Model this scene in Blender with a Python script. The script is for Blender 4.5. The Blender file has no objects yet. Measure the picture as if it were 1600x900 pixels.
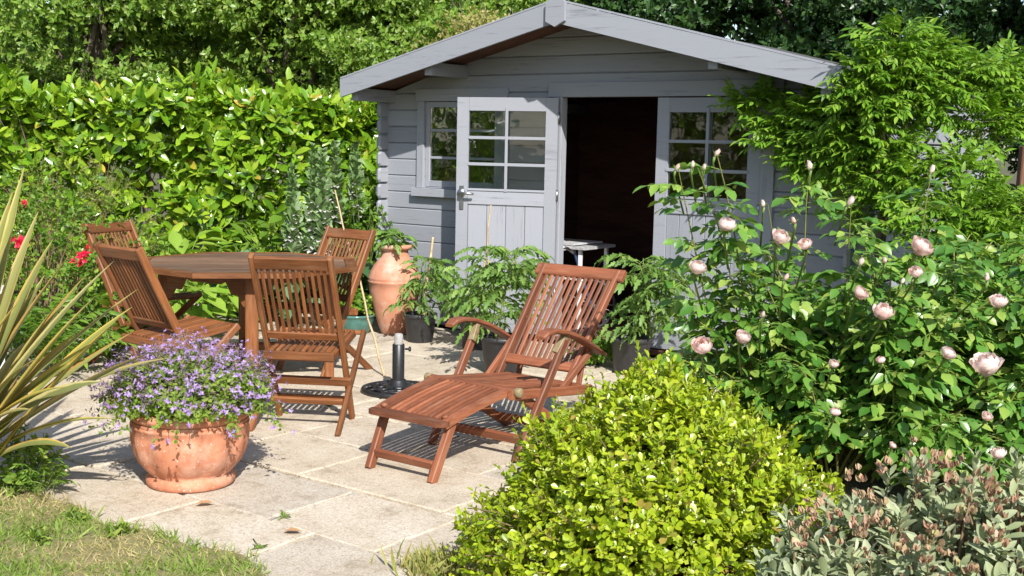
import bpy, math
import numpy as np
from mathutils import Vector, Matrix

# ---------------------------------------------------------------- camera, sky, sun, exposure
scene = bpy.context.scene
COL = scene.collection
PITCH, ROLL, TH, F, CAMH = 0.120132, 0.0214745, 0.635646, 1850.0, 1.55
cf = np.array([0, math.cos(PITCH), -math.sin(PITCH)]); cr0 = np.array([1., 0, 0]); cu0 = np.cross(cr0, cf)
cr = math.cos(ROLL) * cr0 + math.sin(ROLL) * cu0
cu = -math.sin(ROLL) * cr0 + math.cos(ROLL) * cu0
cam_d = bpy.data.cameras.new('camera'); cam = bpy.data.objects.new('camera', cam_d); COL.objects.link(cam)
cam_d.sensor_width = 36; cam_d.lens = F / 1600 * 36; cam_d.clip_end = 2000; cam_d.clip_start = .05
cam.matrix_world = Matrix(((cr[0], cu[0], -cf[0], 0), (cr[1], cu[1], -cf[1], 0), (cr[2], cu[2], -cf[2], CAMH), (0, 0, 0, 1)))
scene.camera = cam

SUN_EL, SUN_AZ = math.radians(39), math.radians(15.5)          # light travels to +Y and a little to -X
world = bpy.data.worlds.new('World'); scene.world = world; world.use_nodes = True
wn = world.node_tree.nodes; wl = world.node_tree.links
sky = wn.new('ShaderNodeTexSky'); sky.sky_type = 'NISHITA'; sky.sun_disc = False
sky.sun_elevation = SUN_EL; sky.sun_rotation = math.pi - SUN_AZ
wn['Background'].inputs['Strength'].default_value = 0.115
wl.new(sky.outputs[0], wn['Background'].inputs['Color'])
sun_d = bpy.data.lights.new('sun', 'SUN'); sun_d.energy = 4.6; sun_d.angle = math.radians(.53); sun_d.color = (1, .97, .92)
sun = bpy.data.objects.new('sun', sun_d); COL.objects.link(sun)
sd = Vector((-math.sin(SUN_AZ) * math.cos(SUN_EL), math.cos(SUN_AZ) * math.cos(SUN_EL), -math.sin(SUN_EL)))
sun.rotation_euler = sd.to_track_quat('-Z', 'Y').to_euler()
scene.view_settings.view_transform = 'Standard'; scene.view_settings.look = 'None'
scene.view_settings.gamma = 1; scene.view_settings.exposure = 0.70
try: scene.cycles.transparent_max_bounces = 10; scene.cycles.max_bounces = 6; scene.cycles.diffuse_bounces = 3; scene.cycles.glossy_bounces = 3
except Exception: pass

# ---------------------------------------------------------------- frames of reference
W = np.array([math.cos(TH), -math.sin(TH), 0]); N = np.array([math.sin(TH), math.cos(TH), 0])
def ray(x, y): return cf + cr * ((x - 800) / F) + cu * ((450 - y) / F)
def at(x, y, z=0.):
    d = ray(x, y); return np.array([0, 0, CAMH]) + d * ((z - CAMH) / d[2])
def atY(x, y, Y):
    d = ray(x, y); return np.array([0, 0, CAMH]) + d * (Y / d[1])
def proj(P):
    v = np.asarray(P) - np.array([0, 0, CAMH]); z = v @ cf
    return 800 + F * (v @ cr) / z, 450 - F * (v @ cu) / z, z

# ---------------------------------------------------------------- helpers
def tag(o, label=None, cat=None, group=None, kind=None):
    if label: o['label'] = label
    if cat: o['category'] = cat
    if group: o['group'] = group
    if kind: o['kind'] = kind
    return o
def thing(name, label, cat, loc=(0, 0, 0), rotz=0, group=None):
    o = bpy.data.objects.new(name, None); COL.objects.link(o); o.empty_display_size = .1
    o.location = loc; o.rotation_euler = (0, 0, rotz)
    return tag(o, label, cat, group)
WORLDBASE = set()
def plant(name, label, cat, loc, group=None):
    """an Empty at the foot of something whose parts are laid out in world coordinates"""
    o = thing(name, label, cat, tuple(float(v) for v in loc), 0, group); WORLDBASE.add(o.name); return o
def link(name, me, parent=None, mat=None, M=None, kind=None):
    o = bpy.data.objects.new(name, me); COL.objects.link(o)
    if mat and not me.materials: me.materials.append(mat)
    if parent: o.parent = parent
    if parent and parent.name in WORLDBASE: o.matrix_parent_inverse = Matrix.Translation(-parent.location)
    if M is not None: o.matrix_basis = M if isinstance(M, Matrix) else Matrix(M)
    if kind: o['kind'] = kind
    return o
def mesh(name, V, Fc, smooth=False):
    me = bpy.data.meshes.new(name); me.from_pydata([tuple(map(float, v)) for v in V], [], Fc); me.update()
    if smooth: me.polygons.foreach_set('use_smooth', [True] * len(me.polygons))
    return me
def T(x, y, z): return Matrix.Translation((x, y, z))
_bars = {}
def bar_mesh(L, w, t, ch=.004):
    key = (round(L, 3), round(w, 3), round(t, 3), ch)
    if key in _bars: return _bars[key].copy()
    a, b = w / 2, t / 2; c = min(ch, a * .6, b * .6)
    prof = [(-a + c, -b), (a - c, -b), (a, -b + c), (a, b - c), (a - c, b), (-a + c, b), (-a, b - c), (-a, -b + c)]
    V = []; e = min(c * .6, L * .2)
    for x, s in ((0, 1), (e, 0), (L - e, 0), (L, 1)):
        for (p, q) in prof:
            k = 1 - s * c * .5 / max(a, b)
            V.append((x, p * k, q * k))
    Fc = [tuple(range(7, -1, -1)), tuple(range(24, 32))]
    for r in range(3):
        for i in range(8):
            j = (i + 1) % 8; Fc.append((r * 8 + i, r * 8 + j, r * 8 + 8 + j, r * 8 + 8 + i))
    me = mesh('bar', V, Fc); _bars[key] = me
    return me
_barsmat = {}
def bar(name, p0, p1, w, t, mat, parent, up=(0, 0, 1), ch=.004):
    """a chamfered length of timber from p0 to p1; w across, t along `up`"""
    p0 = Vector(p0); p1 = Vector(p1); x = (p1 - p0); L = x.length; x.normalize()
    z = Vector(up); z = (z - x * z.dot(x)).normalized(); y = z.cross(x)
    key = (round(L, 3), round(w, 3), round(t, 3), ch, mat.name)
    if key not in _barsmat: _barsmat[key] = bar_mesh(L, w, t, ch); 
    me = _barsmat[key]
    M = Matrix(((x.x, y.x, z.x, p0.x), (x.y, y.y, z.y, p0.y), (x.z, y.z, z.z, p0.z), (0, 0, 0, 1)))
    return link(name, me, parent, mat, M)
def box(name, a, b, mat, parent, ch=.003):
    """axis aligned chamfered box; its longest side becomes the grain direction"""
    a = Vector(a); b = Vector(b); d = [abs(b[i] - a[i]) for i in range(3)]; c = (a + b) / 2; k = d.index(max(d))
    ax = [Vector((1, 0, 0)), Vector((0, 1, 0)), Vector((0, 0, 1))]
    x = ax[k]; u = ax[2] if k != 2 else ax[1]; y = u.cross(x)
    w = sum(abs(y[i]) * d[i] for i in range(3)); t = sum(abs(u[i]) * d[i] for i in range(3))
    return bar(name, c - x * d[k] / 2, c + x * d[k] / 2, w, t, mat, parent, u, ch)
def prism(name, pts, y0, y1, mat, parent, M=None, ch=0):
    """polygon in the x-z plane pulled along y"""
    n = len(pts); V = [(p[0], y0, p[1]) for p in pts] + [(p[0], y1, p[1]) for p in pts]
    Fc = [tuple(range(n)), tuple(range(2 * n - 1, n - 1, -1))] + [(i, i + n, (i + 1) % n + n, (i + 1) % n) for i in range(n)]
    return link(name, mesh(name, V, Fc), parent, mat, M)
def tube_data(P, R, seg=8, cap=True):
    P = [Vector(p) for p in P]; V = []; Fc = []; n = len(P)
    ref = None
    for i, p in enumerate(P):
        t = (P[min(i + 1, n - 1)] - P[max(i - 1, 0)]).normalized()
        if ref is None: ref = t.orthogonal().normalized()
        ref = (ref - t * ref.dot(t)).normalized(); b = t.cross(ref); r = R[i] if hasattr(R, '__len__') else R
        for k in range(seg):
            a = 2 * math.pi * k / seg; V.append(p + (ref * math.cos(a) + b * math.sin(a)) * r)
    for i in range(n - 1):
        for k in range(seg):
            j = (k + 1) % seg; Fc.append((i * seg + k, i * seg + j, i * seg + seg + j, i * seg + seg + k))
    if cap: Fc += [tuple(range(seg - 1, -1, -1)), tuple(range((n - 1) * seg, n * seg))]
    return V, Fc
def tube(name, P, R, mat, parent, seg=8):
    V, Fc = tube_data(P, R, seg); return link(name, mesh(name, V, Fc, True), parent, mat)
def tubes(name, lines, mat, parent, seg=4, kind=None):
    V = []; Fc = []
    for P, R in lines:
        v, f = tube_data(P, R, seg, False); o = len(V); V += v; Fc += [tuple(i + o for i in q) for q in f]
    return link(name, mesh(name, V, Fc, True), parent, mat, None, kind)
def lathe(name, prof, mat, parent, seg=40, fn=None, M=None, closed=False):
    """prof: (r, z) rows; fn(angle, r, z) -> r"""
    V = []; Fc = []; n = len(prof)
    for (r, z) in prof:
        for k in range(seg):
            a = 2 * math.pi * k / seg; q = fn(a, r, z) if fn else r; V.append((q * math.cos(a), q * math.sin(a), z))
    for i in range(n - 1):
        for k in range(seg):
            j = (k + 1) % seg; Fc.append((i * seg + k, i * seg + j, i * seg + seg + j, i * seg + seg + k))
    if closed: Fc += [tuple(range(seg - 1, -1, -1)), tuple(range((n - 1) * seg, n * seg))]
    return link(name, mesh(name, V, Fc, True), parent, mat, M)

# ---------------------------------------------------------------- materials
def nt(name):
    m = bpy.data.materials.new(name); m.use_nodes = True; t = m.node_tree; return m, t, t.nodes['Principled BSDF'], t.nodes['Material Output']
def ramp(t, cols, pos=None):
    r = t.nodes.new('ShaderNodeValToRGB'); e = r.color_ramp.elements
    while len(e) < len(cols): e.new(.5)
    for i, c in enumerate(cols):
        e[i].position = pos[i] if pos else i / (len(cols) - 1); e[i].color = (*c, 1)
    return r
def noise(t, vec, scale, detail=4, rough=.55):
    n = t.nodes.new('ShaderNodeTexNoise'); n.inputs['Scale'].default_value = scale; n.inputs['Detail'].default_value = detail
    n.inputs['Roughness'].default_value = rough
    if vec: t.links.new(vec, n.inputs['Vector'])
    return n
def mapping(t, src, scale):
    m = t.nodes.new('ShaderNodeMapping'); m.inputs['Scale'].default_value = scale; t.links.new(src, m.inputs['Vector']); return m.outputs[0]
def objrand(t, vec, k=30):
    """shift texture space by the object's own random so that pieces differ"""
    oi = t.nodes.new('ShaderNodeObjectInfo'); mu = t.nodes.new('ShaderNodeMath'); mu.operation = 'MULTIPLY'; mu.inputs[1].default_value = k
    t.links.new(oi.outputs['Random'], mu.inputs[0])
    ad = t.nodes.new('ShaderNodeVectorMath'); ad.operation = 'ADD'; t.links.new(vec, ad.inputs[0]); t.links.new(mu.outputs[0], ad.inputs[1])
    return ad.outputs[0], oi.outputs['Random']
def mixc(t, a, b, fac, mode='MIX'):
    m = t.nodes.new('ShaderNodeMix'); m.data_type = 'RGBA'; m.blend_type = mode
    for s, v in ((m.inputs[0], fac), (m.inputs[6], a), (m.inputs[7], b)):
        if isinstance(v, (int, float)): s.default_value = v
        elif isinstance(v, tuple): s.default_value = (*v, 1)
        else: t.links.new(v, s)
    return m.outputs[2]
def bump(t, h, p, strength=.3, dist=.01):
    b = t.nodes.new('ShaderNodeBump'); b.inputs['Strength'].default_value = strength; b.inputs['Distance'].default_value = dist
    t.links.new(h, b.inputs['Height']); t.links.new(b.outputs[0], p.inputs['Normal'])
def wood(name, cols, rough=.5, grain=(6, 90, 90), strength=.25, spec=.35, vary=.8, grey=None):
    m, t, p, o = nt(name); tc = t.nodes.new('ShaderNodeTexCoord'); v, rnd = objrand(t, tc.outputs['Object'])
    n1 = noise(t, mapping(t, v, grain), 1, 5, .65); n2 = noise(t, mapping(t, v, (1.5, 6, 6)), 1.6, 3)
    r = ramp(t, cols, [.25, .5, .78][:len(cols)]); t.links.new(n1.outputs[0], r.inputs[0])
    r2 = ramp(t, [(.62, .62, .62), (1.18, 1.16, 1.12)], [.3, .7]); t.links.new(n2.outputs[0], r2.inputs[0])
    c = mixc(t, r.outputs[0], r2.outputs[0], .8, 'MULTIPLY')
    r3 = ramp(t, [(1 - .45 * vary,) * 3, (1 + .35 * vary,) * 3]); t.links.new(rnd, r3.inputs[0])
    c = mixc(t, c, r3.outputs[0], 1., 'MULTIPLY')
    n3 = noise(t, mapping(t, v, (3, 11, 11)), 1.3, 4, .6); f3 = ramp(t, [(0, 0, 0), (.3, .3, .3)], [.52, .74]); t.links.new(n3.outputs[0], f3.inputs[0])
    if grey: c = mixc(t, c, grey, f3.outputs[0])
    t.links.new(c, p.inputs['Base Color']); p.inputs['Specular IOR Level'].default_value = spec
    rr = t.nodes.new('ShaderNodeMapRange'); rr.inputs[3].default_value = rough - .1; rr.inputs[4].default_value = rough + .22; t.links.new(n3.outputs[0], rr.inputs[0]); t.links.new(rr.outputs[0], p.inputs['Roughness'])
    bump(t, n1.outputs[0], p, strength, .004); return m
def speck(name, c1, c2, scale=20, rough=.8, strength=.2, c3=None, s3=4, spec=.3, dist=.004, f3=(.5, .68)):
    m, t, p, o = nt(name); tc = t.nodes.new('ShaderNodeTexCoord'); v, rnd = objrand(t, tc.outputs['Object'])
    n1 = noise(t, v, scale, 6, .65); r = ramp(t, [c1, c2], [.3, .7]); t.links.new(n1.outputs[0], r.inputs[0]); c = r.outputs[0]
    if c3:
        n2 = noise(t, v, s3, 6, .7); f = ramp(t, [(0, 0, 0), (1, 1, 1)], list(f3)); t.links.new(n2.outputs[0], f.inputs[0])
        c = mixc(t, c, c3, f.outputs[0])
    t.links.new(c, p.inputs['Base Color']); p.inputs['Roughness'].default_value = rough; p.inputs['Specular IOR Level'].default_value = spec
    bump(t, n1.outputs[0], p, strength, dist); return m
def plain(name, c, rough=.5, metal=0, spec=.5):
    m, t, p, o = nt(name); tc = t.nodes.new('ShaderNodeTexCoord'); n = noise(t, tc.outputs['Object'], 25, 3)
    r = ramp(t, [tuple(x * .82 for x in c), tuple(min(1, x * 1.12) for x in c)], [.35, .65]); t.links.new(n.outputs[0], r.inputs[0])
    t.links.new(r.outputs[0], p.inputs['Base Color']); p.inputs['Roughness'].default_value = rough; p.inputs['Metallic'].default_value = metal
    p.inputs['Specular IOR Level'].default_value = spec; return m
def leafmat(name, cols, trans=.32, rough=.42, spec=.45, tint=(1.25, 1.2, .55), pos=None, attr='rnd', rnd_obj=True):
    m, t, p, o = nt(name)
    a = t.nodes.new('ShaderNodeAttribute'); a.attribute_name = attr
    oi = t.nodes.new('ShaderNodeObjectInfo'); ad = t.nodes.new('ShaderNodeMath'); ad.operation = 'ADD'
    t.links.new(a.outputs['Fac'], ad.inputs[0]); ad.inputs[1].default_value = 0
    if rnd_obj: t.links.new(oi.outputs['Random'], ad.inputs[1])
    fr = t.nodes.new('ShaderNodeMath'); fr.operation = 'FRACT'; t.links.new(ad.outputs[0], fr.inputs[0])
    r = ramp(t, cols, pos); t.links.new(fr.outputs[0], r.inputs[0])
    tc = t.nodes.new('ShaderNodeTexCoord'); n = noise(t, tc.outputs['Object'], 60, 2)
    r2 = ramp(t, [(.8, .8, .8), (1.15, 1.15, 1.15)], [.3, .7]); t.links.new(n.outputs[0], r2.inputs[0])
    c = mixc(t, r.outputs[0], r2.outputs[0], 1., 'MULTIPLY')
    t.links.new(c, p.inputs['Base Color']); p.inputs['Roughness'].default_value = rough; p.inputs['Specular IOR Level'].default_value = spec
    tr = t.nodes.new('ShaderNodeBsdfTranslucent'); t.links.new(mixc(t, c, tint, 1., 'MULTIPLY'), tr.inputs['Color'])
    mx = t.nodes.new('ShaderNodeMixShader'); mx.inputs[0].default_value = trans
    t.links.new(p.outputs[0], mx.inputs[1]); t.links.new(tr.outputs[0], mx.inputs[2]); t.links.new(mx.outputs[0], o.inputs['Surface']); return m

TEAK = wood('teak', [(.125, .042, .013), (.205, .074, .024), (.28, .118, .043)], .48, strength=.3, grey=(.30, .19, .115))
TEAKL = wood('teak_reddish', [(.155, .05, .023), (.232, .08, .038), (.30, .122, .064)], .46, strength=.3, grey=(.34, .19, .12))
TEAKT = wood('teak_weathered', [(.095, .052, .029), (.15, .082, .046), (.22, .13, .08)], .6, strength=.3, grey=(.26, .21, .17))
def paint(name, base, wear):
    m, t, p, o = nt(name); tc = t.nodes.new('ShaderNodeTexCoord'); v, rnd = objrand(t, tc.outputs['Object'])
    n1 = noise(t, mapping(t, v, (3, 70, 70)), 1, 6, .7); n2 = noise(t, mapping(t, v, (1.2, 9, 9)), 1, 3)
    f = ramp(t, [(0, 0, 0), (1, 1, 1)], [.54, .68]); t.links.new(n1.outputs[0], f.inputs[0])
    f2 = ramp(t, [(0, 0, 0), (.85, .85, .85)], [.46, .6]); t.links.new(n2.outputs[0], f2.inputs[0])
    mu = t.nodes.new('ShaderNodeMath'); mu.operation = 'MULTIPLY'; t.links.new(f.outputs[0], mu.inputs[0]); t.links.new(f2.outputs[0], mu.inputs[1])
    c = mixc(t, base, wear, mu.outputs[0])
    r3 = ramp(t, [(.9, .9, .9), (1.08, 1.08, 1.08)]); t.links.new(rnd, r3.inputs[0]); c = mixc(t, c, r3.outputs[0], 1., 'MULTIPLY')
    t.links.new(c, p.inputs['Base Color']); p.inputs['Roughness'].default_value = .65; p.inputs['Specular IOR Level'].default_value = .3; bump(t, n1.outputs[0], p, .35, .004); return m
GREY = paint('grey_paint', (.275, .284, .312), (.13, .135, .15))
GREYT = paint('grey_trim_paint', (.285, .294, .322), (.14, .145, .16))
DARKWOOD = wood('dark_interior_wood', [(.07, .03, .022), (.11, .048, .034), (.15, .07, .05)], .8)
FELT = speck('roof_felt', (.05, .05, .05), (.12, .115, .11), 60)
SLAB = None
TERRA = speck('terracotta', (.50, .19, .09), (.66, .30, .165), 9, .85, .2, (.70, .46, .34), 5)
TERRAU = speck('terracotta_pale', (.42, .17, .095), (.56, .27, .17), 7, .88, .2, (.56, .40, .33), 3.2)
BLACKP = plain('black_plastic', (.03, .03, .033), .5)
IRON = plain('black_iron', (.018, .018, .02), .38)
STEEL = plain('steel', (.42, .42, .42), .35, 1)
BRASS = speck('aged_brass', (.16, .12, .06), (.3, .24, .13), 40, .5, .1)
BAMBOO = wood('bamboo', [(.45, .30, .15), (.58, .42, .24), (.66, .5, .3)], .5)
GLAZE = plain('green_glaze', (.07, .17, .14), .2)
TEAL = plain('teal_glaze', (.05, .22, .22), .3)
SOIL = speck('soil', (.035, .024, .016), (.10, .07, .045), 40, .95, .8)
WHITE = plain('white_paint', (.74, .74, .73), .45)
BARK = speck('bark', (.06, .045, .033), (.17, .135, .105), 22, .9, .7)
TWIG = speck('twig', (.12, .075, .04), (.24, .17, .09), 30, .8, .3)
GSTEM = speck('green_stem', (.10, .16, .03), (.20, .28, .07), 30, .6, .2)
RSTEM = speck('reddish_stem', (.12, .16, .035), (.24, .22, .06), 20, .6, .2)
def glassmat():
    m, t, p, o = nt('window_glass'); t.nodes.remove(p)
    g = t.nodes.new('ShaderNodeBsdfGlossy'); g.inputs['Roughness'].default_value = .02; tr = t.nodes.new('ShaderNodeBsdfTransparent')
    tr.inputs['Color'].default_value = (.94, .96, .95, 1)
    fr = t.nodes.new('ShaderNodeFresnel'); fr.inputs[0].default_value = 1.52
    tc = t.nodes.new('ShaderNodeTexCoord'); n = noise(t, tc.outputs['Object'], 5, 2); b = t.nodes.new('ShaderNodeBump'); b.inputs['Strength'].default_value = .06; b.inputs['Distance'].default_value = .02
    t.links.new(n.outputs[0], b.inputs['Height']); t.links.new(b.outputs[0], g.inputs['Normal'])
    ml = t.nodes.new('ShaderNodeMath'); ml.operation = 'MULTIPLY'; ml.inputs[1].default_value = 1.5; t.links.new(fr.outputs[0], ml.inputs[0])
    mx = t.nodes.new('ShaderNodeMixShader'); t.links.new(ml.outputs[0], mx.inputs[0]); t.links.new(tr.outputs[0], mx.inputs[1]); t.links.new(g.outputs[0], mx.inputs[2])
    t.links.new(mx.outputs[0], o.inputs['Surface']); return m
GLASS = glassmat()

# ---------------------------------------------------------------- foliage tools
def unit(a): return a / np.maximum(np.linalg.norm(a, axis=-1, keepdims=True), 1e-9)
def template(rows, fold=.35, droop=.12, wave=0):
    V = []; Fc = []
    for i, (x, w) in enumerate(rows):
        z = -droop * x * x
        if w < 1e-3: V.append((x, 0, z)); continue
        V += [(x, w, z + fold * w + wave * (-1) ** i), (x, 0, z), (x, -w, z + fold * w - wave * (-1) ** i)]
    k = 0
    for i in range(len(rows) - 1):
        if rows[i + 1][1] < 1e-3: Fc += [(k, k + 1, k + 3), (k + 1, k + 2, k + 3)]
        else: Fc += [(k, k + 1, k + 4, k + 3), (k + 1, k + 2, k + 5, k + 4)]
        k += 3
    return np.array(V), Fc
T_LANCE = template([(0, .02), (.3, .15), (.65, .18), (.88, .10), (1, 0)], .35, .16)
T_OBOV = template([(0, .03), (.45, .24), (.8, .27), (1, 0)], .3, .08)
T_OVATE = template([(0, .05), (.32, .30), (.66, .25), (1, 0)], .28, .18)
T_TOOTH = template([(0, .03), (.25, .26), (.4, .2), (.6, .24), (.75, .13), (1, 0)], .3, .25)
T_TOM = template([(0, .03), (.2, .24), (.32, .12), (.5, .25), (.62, .11), (.8, .14), (1, 0)], .25, .4, .02)
T_NARROW = template([(0, .03), (.35, .13), (.7, .12), (1, 0)], .5, .3)
T_SIMPLE = template([(0, .04), (.5, .27), (1, 0)], .3, .12)
T_STRAP = template([(0, .03), (.4, .05), (1, 0)], .3, .25)
class Leaves:
    """frames of many leaves: base point, axis, face normal, length"""
    def __init__(s): s.p = []; s.a = []; s.n = []; s.l = []
    def add(s, p, a, n, l): s.p.append(np.atleast_2d(p)); s.a.append(np.atleast_2d(a)); s.n.append(np.atleast_2d(n)); s.l.append(np.atleast_1d(l))
    def get(s):
        p, a, n, l = np.concatenate(s.p), unit(np.concatenate(s.a)), np.concatenate(s.n), np.concatenate(s.l)
        n = unit(n - a * (n * a).sum(1, keepdims=True)); return p, a, n, l
def leafmesh(name, fr, tpl, rng, attr=None):
    p, a, n, l = fr; V, Fc = tpl; s = np.cross(n, a); k = len(V); m = len(p)
    co = p[:, None, :] + l[:, None, None] * (V[None, :, 0:1] * a[:, None] + V[None, :, 1:2] * s[:, None] + V[None, :, 2:3] * n[:, None])
    me = bpy.data.meshes.new(name); me.vertices.add(m * k); me.vertices.foreach_set('co', co.astype(np.float32).ravel())
    loops = np.concatenate([np.array(f) for f in Fc]); ln = np.array([len(f) for f in Fc])
    al = (loops[None] + (np.arange(m) * k)[:, None]).ravel(); tot = np.tile(ln, m); st = np.concatenate([[0], np.cumsum(tot)[:-1]])
    me.loops.add(len(al)); me.loops.foreach_set('vertex_index', al.astype(np.int32))
    me.polygons.add(len(tot)); me.polygons.foreach_set('loop_start', st.astype(np.int32))
    try: me.polygons.foreach_set('loop_total', tot.astype(np.int32))
    except Exception: pass
    me.polygons.foreach_set('use_smooth', np.ones(len(tot), bool))
    at_ = me.attributes.new('rnd', 'FLOAT', 'POINT')
    r = rng.random(m) if attr is None else attr
    at_.data.foreach_set('value', np.repeat(r, k).astype(np.float32)); me.update(calc_edges=True); return me
def visible_pick(fr, n):
    p, a, nn, l = fr; c = p + a * l[:, None] * .5; x, y, z = proj(c)
    ok = (x > 5) & (x < 1595) & (y > 5) & (y < 895) & (z > .3)
    cell = (np.clip(x, 0, 1600) // 9).astype(int) * 1000 + (np.clip(y, 0, 900) // 9).astype(int)
    order = np.lexsort((z, cell)); first = np.ones(len(order), bool); first[1:] = cell[order][1:] != cell[order][:-1]
    vis = np.zeros(len(p), bool); vis[order[first]] = True; vis &= ok
    v = unit(c - np.array([0, 0, CAMH])); area = np.abs((nn * v).sum(1)) * (l / z) ** 2
    idx = np.where(vis)[0]; return idx[np.argsort(-area[idx])][:n]
def foliage(parent, L, tpl, mat, rng, nparts=300, name='leaf', massname='foliage'):
    """the leaves that show largest become parts of their own, the rest one mass"""
    fr = L.get(); n0 = len(fr[0]); pick = visible_pick(fr, nparts) if nparts else np.array([], int)
    keep = np.ones(n0, bool); keep[pick] = False
    o = link(massname, leafmesh(massname, tuple(v[keep] for v in fr), tpl, rng), parent, mat, None, 'stuff')
    if len(pick):
        one = bpy.data.meshes.new(name); one.from_pydata([tuple(v) for v in tpl[0]], [], tpl[1]); one.materials.append(mat)
        one.polygons.foreach_set('use_smooth', [True] * len(one.polygons))
        for i in pick:
            p, a, n, l = fr[0][i], fr[1][i], fr[2][i], fr[3][i]; s = np.cross(n, a)
            M = Matrix(((a[0] * l, s[0] * l, n[0] * l, p[0]), (a[1] * l, s[1] * l, n[1] * l, p[1]), (a[2] * l, s[2] * l, n[2] * l, p[2]), (0, 0, 0, 1)))
            link(name, one, parent, None, M)
    return o
def rdir(rng, n):
    return unit(rng.normal(size=(n, 3)))
def shoots(L, P, D, k, size, spread, stem, rng, jit=.25, sj=.3):
    """k leaves set round each shoot tip P pointing along D"""
    n = len(P); D = unit(D); ref = unit(np.cross(D, np.tile([.31, .17, .93], (n, 1)) + rng.normal(size=(n, 3)) * .1)); b = np.cross(D, ref)
    ph = rng.random(n) * 6.28
    for i in range(k):
        u = i / max(k - 1, 1); a = ph + i * 2.4; rad = ref * np.cos(a)[:, None] + b * np.sin(a)[:, None]
        sp = spread * (1.15 - .55 * u); ax = D * math.cos(sp) + rad * math.sin(sp) + rng.normal(size=(n, 3)) * jit
        nn = D * math.sin(sp) - rad * math.cos(sp) + rng.normal(size=(n, 3)) * jit
        L.add(P + D * (stem * (u - .5))[..., None] if np.ndim(stem) else P + D * stem * (u - .5), ax, nn, size * (1 + rng.normal(size=n) * sj * .6).clip(.5, 1.6) * (1 - .25 * u))
def compound(L, P, A, U, length, pairs, lsize, rng, droop=.3, ang=1.05, lines=None):
    """pinnate leaves: rachis from P along A (up side U), leaflets in pairs plus a tip leaflet"""
    n = len(P); A = unit(A); U = unit(U - A * (U * A).sum(1, keepdims=True)); S = np.cross(U, A)
    length = np.broadcast_to(length, (n,)); pts = []
    for i in range(pairs + 1):
        t = (i + 1.2) / (pairs + 1.2); q = P + A * (length * t)[:, None] - np.array([0, 0, 1]) * (length * droop * t * t)[:, None]; pts.append(q)
        ax = unit(A - np.array([0, 0, 1]) * droop * 2 * t)
        ls = lsize * (1 - .3 * abs(t - .55)) * (length / length.mean())
        if i == pairs: L.add(q, ax + rng.normal(size=(n, 3)) * .12, U + rng.normal(size=(n, 3)) * .2, ls * 1.15)
        else:
            for s in (-1, 1):
                L.add(q, ax * math.cos(ang) + S * s * math.sin(ang) + rng.normal(size=(n, 3)) * .15 - np.array([0, 0, .18]), U + rng.normal(size=(n, 3)) * .22, ls)
    if lines is not None:
        for j in range(n): lines.append(([P[j]] + [q[j] for q in pts[::2]], .0022))
def dome(rng, n, c, r, zmin=-.2, shell=.25):
    """points through an ellipsoid's outer shell and the outward directions there"""
    d = rdir(rng, int(n * 2.2)); d = d[d[:, 2] > zmin][:n]; k = 1 - shell * rng.random(len(d)) ** 1.5
    lump = 1 + .07 * np.sin(d[:, 0] * 7 + 1) * np.sin(d[:, 1] * 6 + 2) + .06 * np.sin(d[:, 2] * 9 + d[:, 0] * 5) + .05 * np.sin(d[:, 0] * 17) * np.sin(d[:, 2] * 15 + d[:, 1] * 13)
    return np.array(c) + d * np.array(r) * (k * lump)[:, None], unit(d / np.array(r)), k

# ================================================================ SETTING
def ground_mat():
    m, t, p, o = nt('ground_soil_grass'); tc = t.nodes.new('ShaderNodeTexCoord'); v = tc.outputs['Object']
    n1 = noise(t, v, 1.2, 5); n2 = noise(t, v, 45, 6, .7)
    a = ramp(t, [(.05, .035, .02), (.13, .095, .055)], [.35, .7]); t.links.new(n2.outputs[0], a.inputs[0])
    b = ramp(t, [(.06, .085, .02), (.16, .17, .05)], [.35, .7]); t.links.new(n2.outputs[0], b.inputs[0])
    f = ramp(t, [(0, 0, 0), (1, 1, 1)], [.45, .6]); t.links.new(n1.outputs[0], f.inputs[0])
    t.links.new(mixc(t, a.outputs[0], b.outputs[0], f.outputs[0]), p.inputs['Base Color']); p.inputs['Roughness'].default_value = .95
    bump(t, n2.outputs[0], p, .8, .02); return m
me = mesh('ground', [(-400, -400, -.03), (400, -400, -.03), (400, 400, -.03), (-400, 400, -.03)], [(0, 1, 2, 3)])
tag(link('ground', me, None, ground_mat()), kind='structure')

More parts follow.
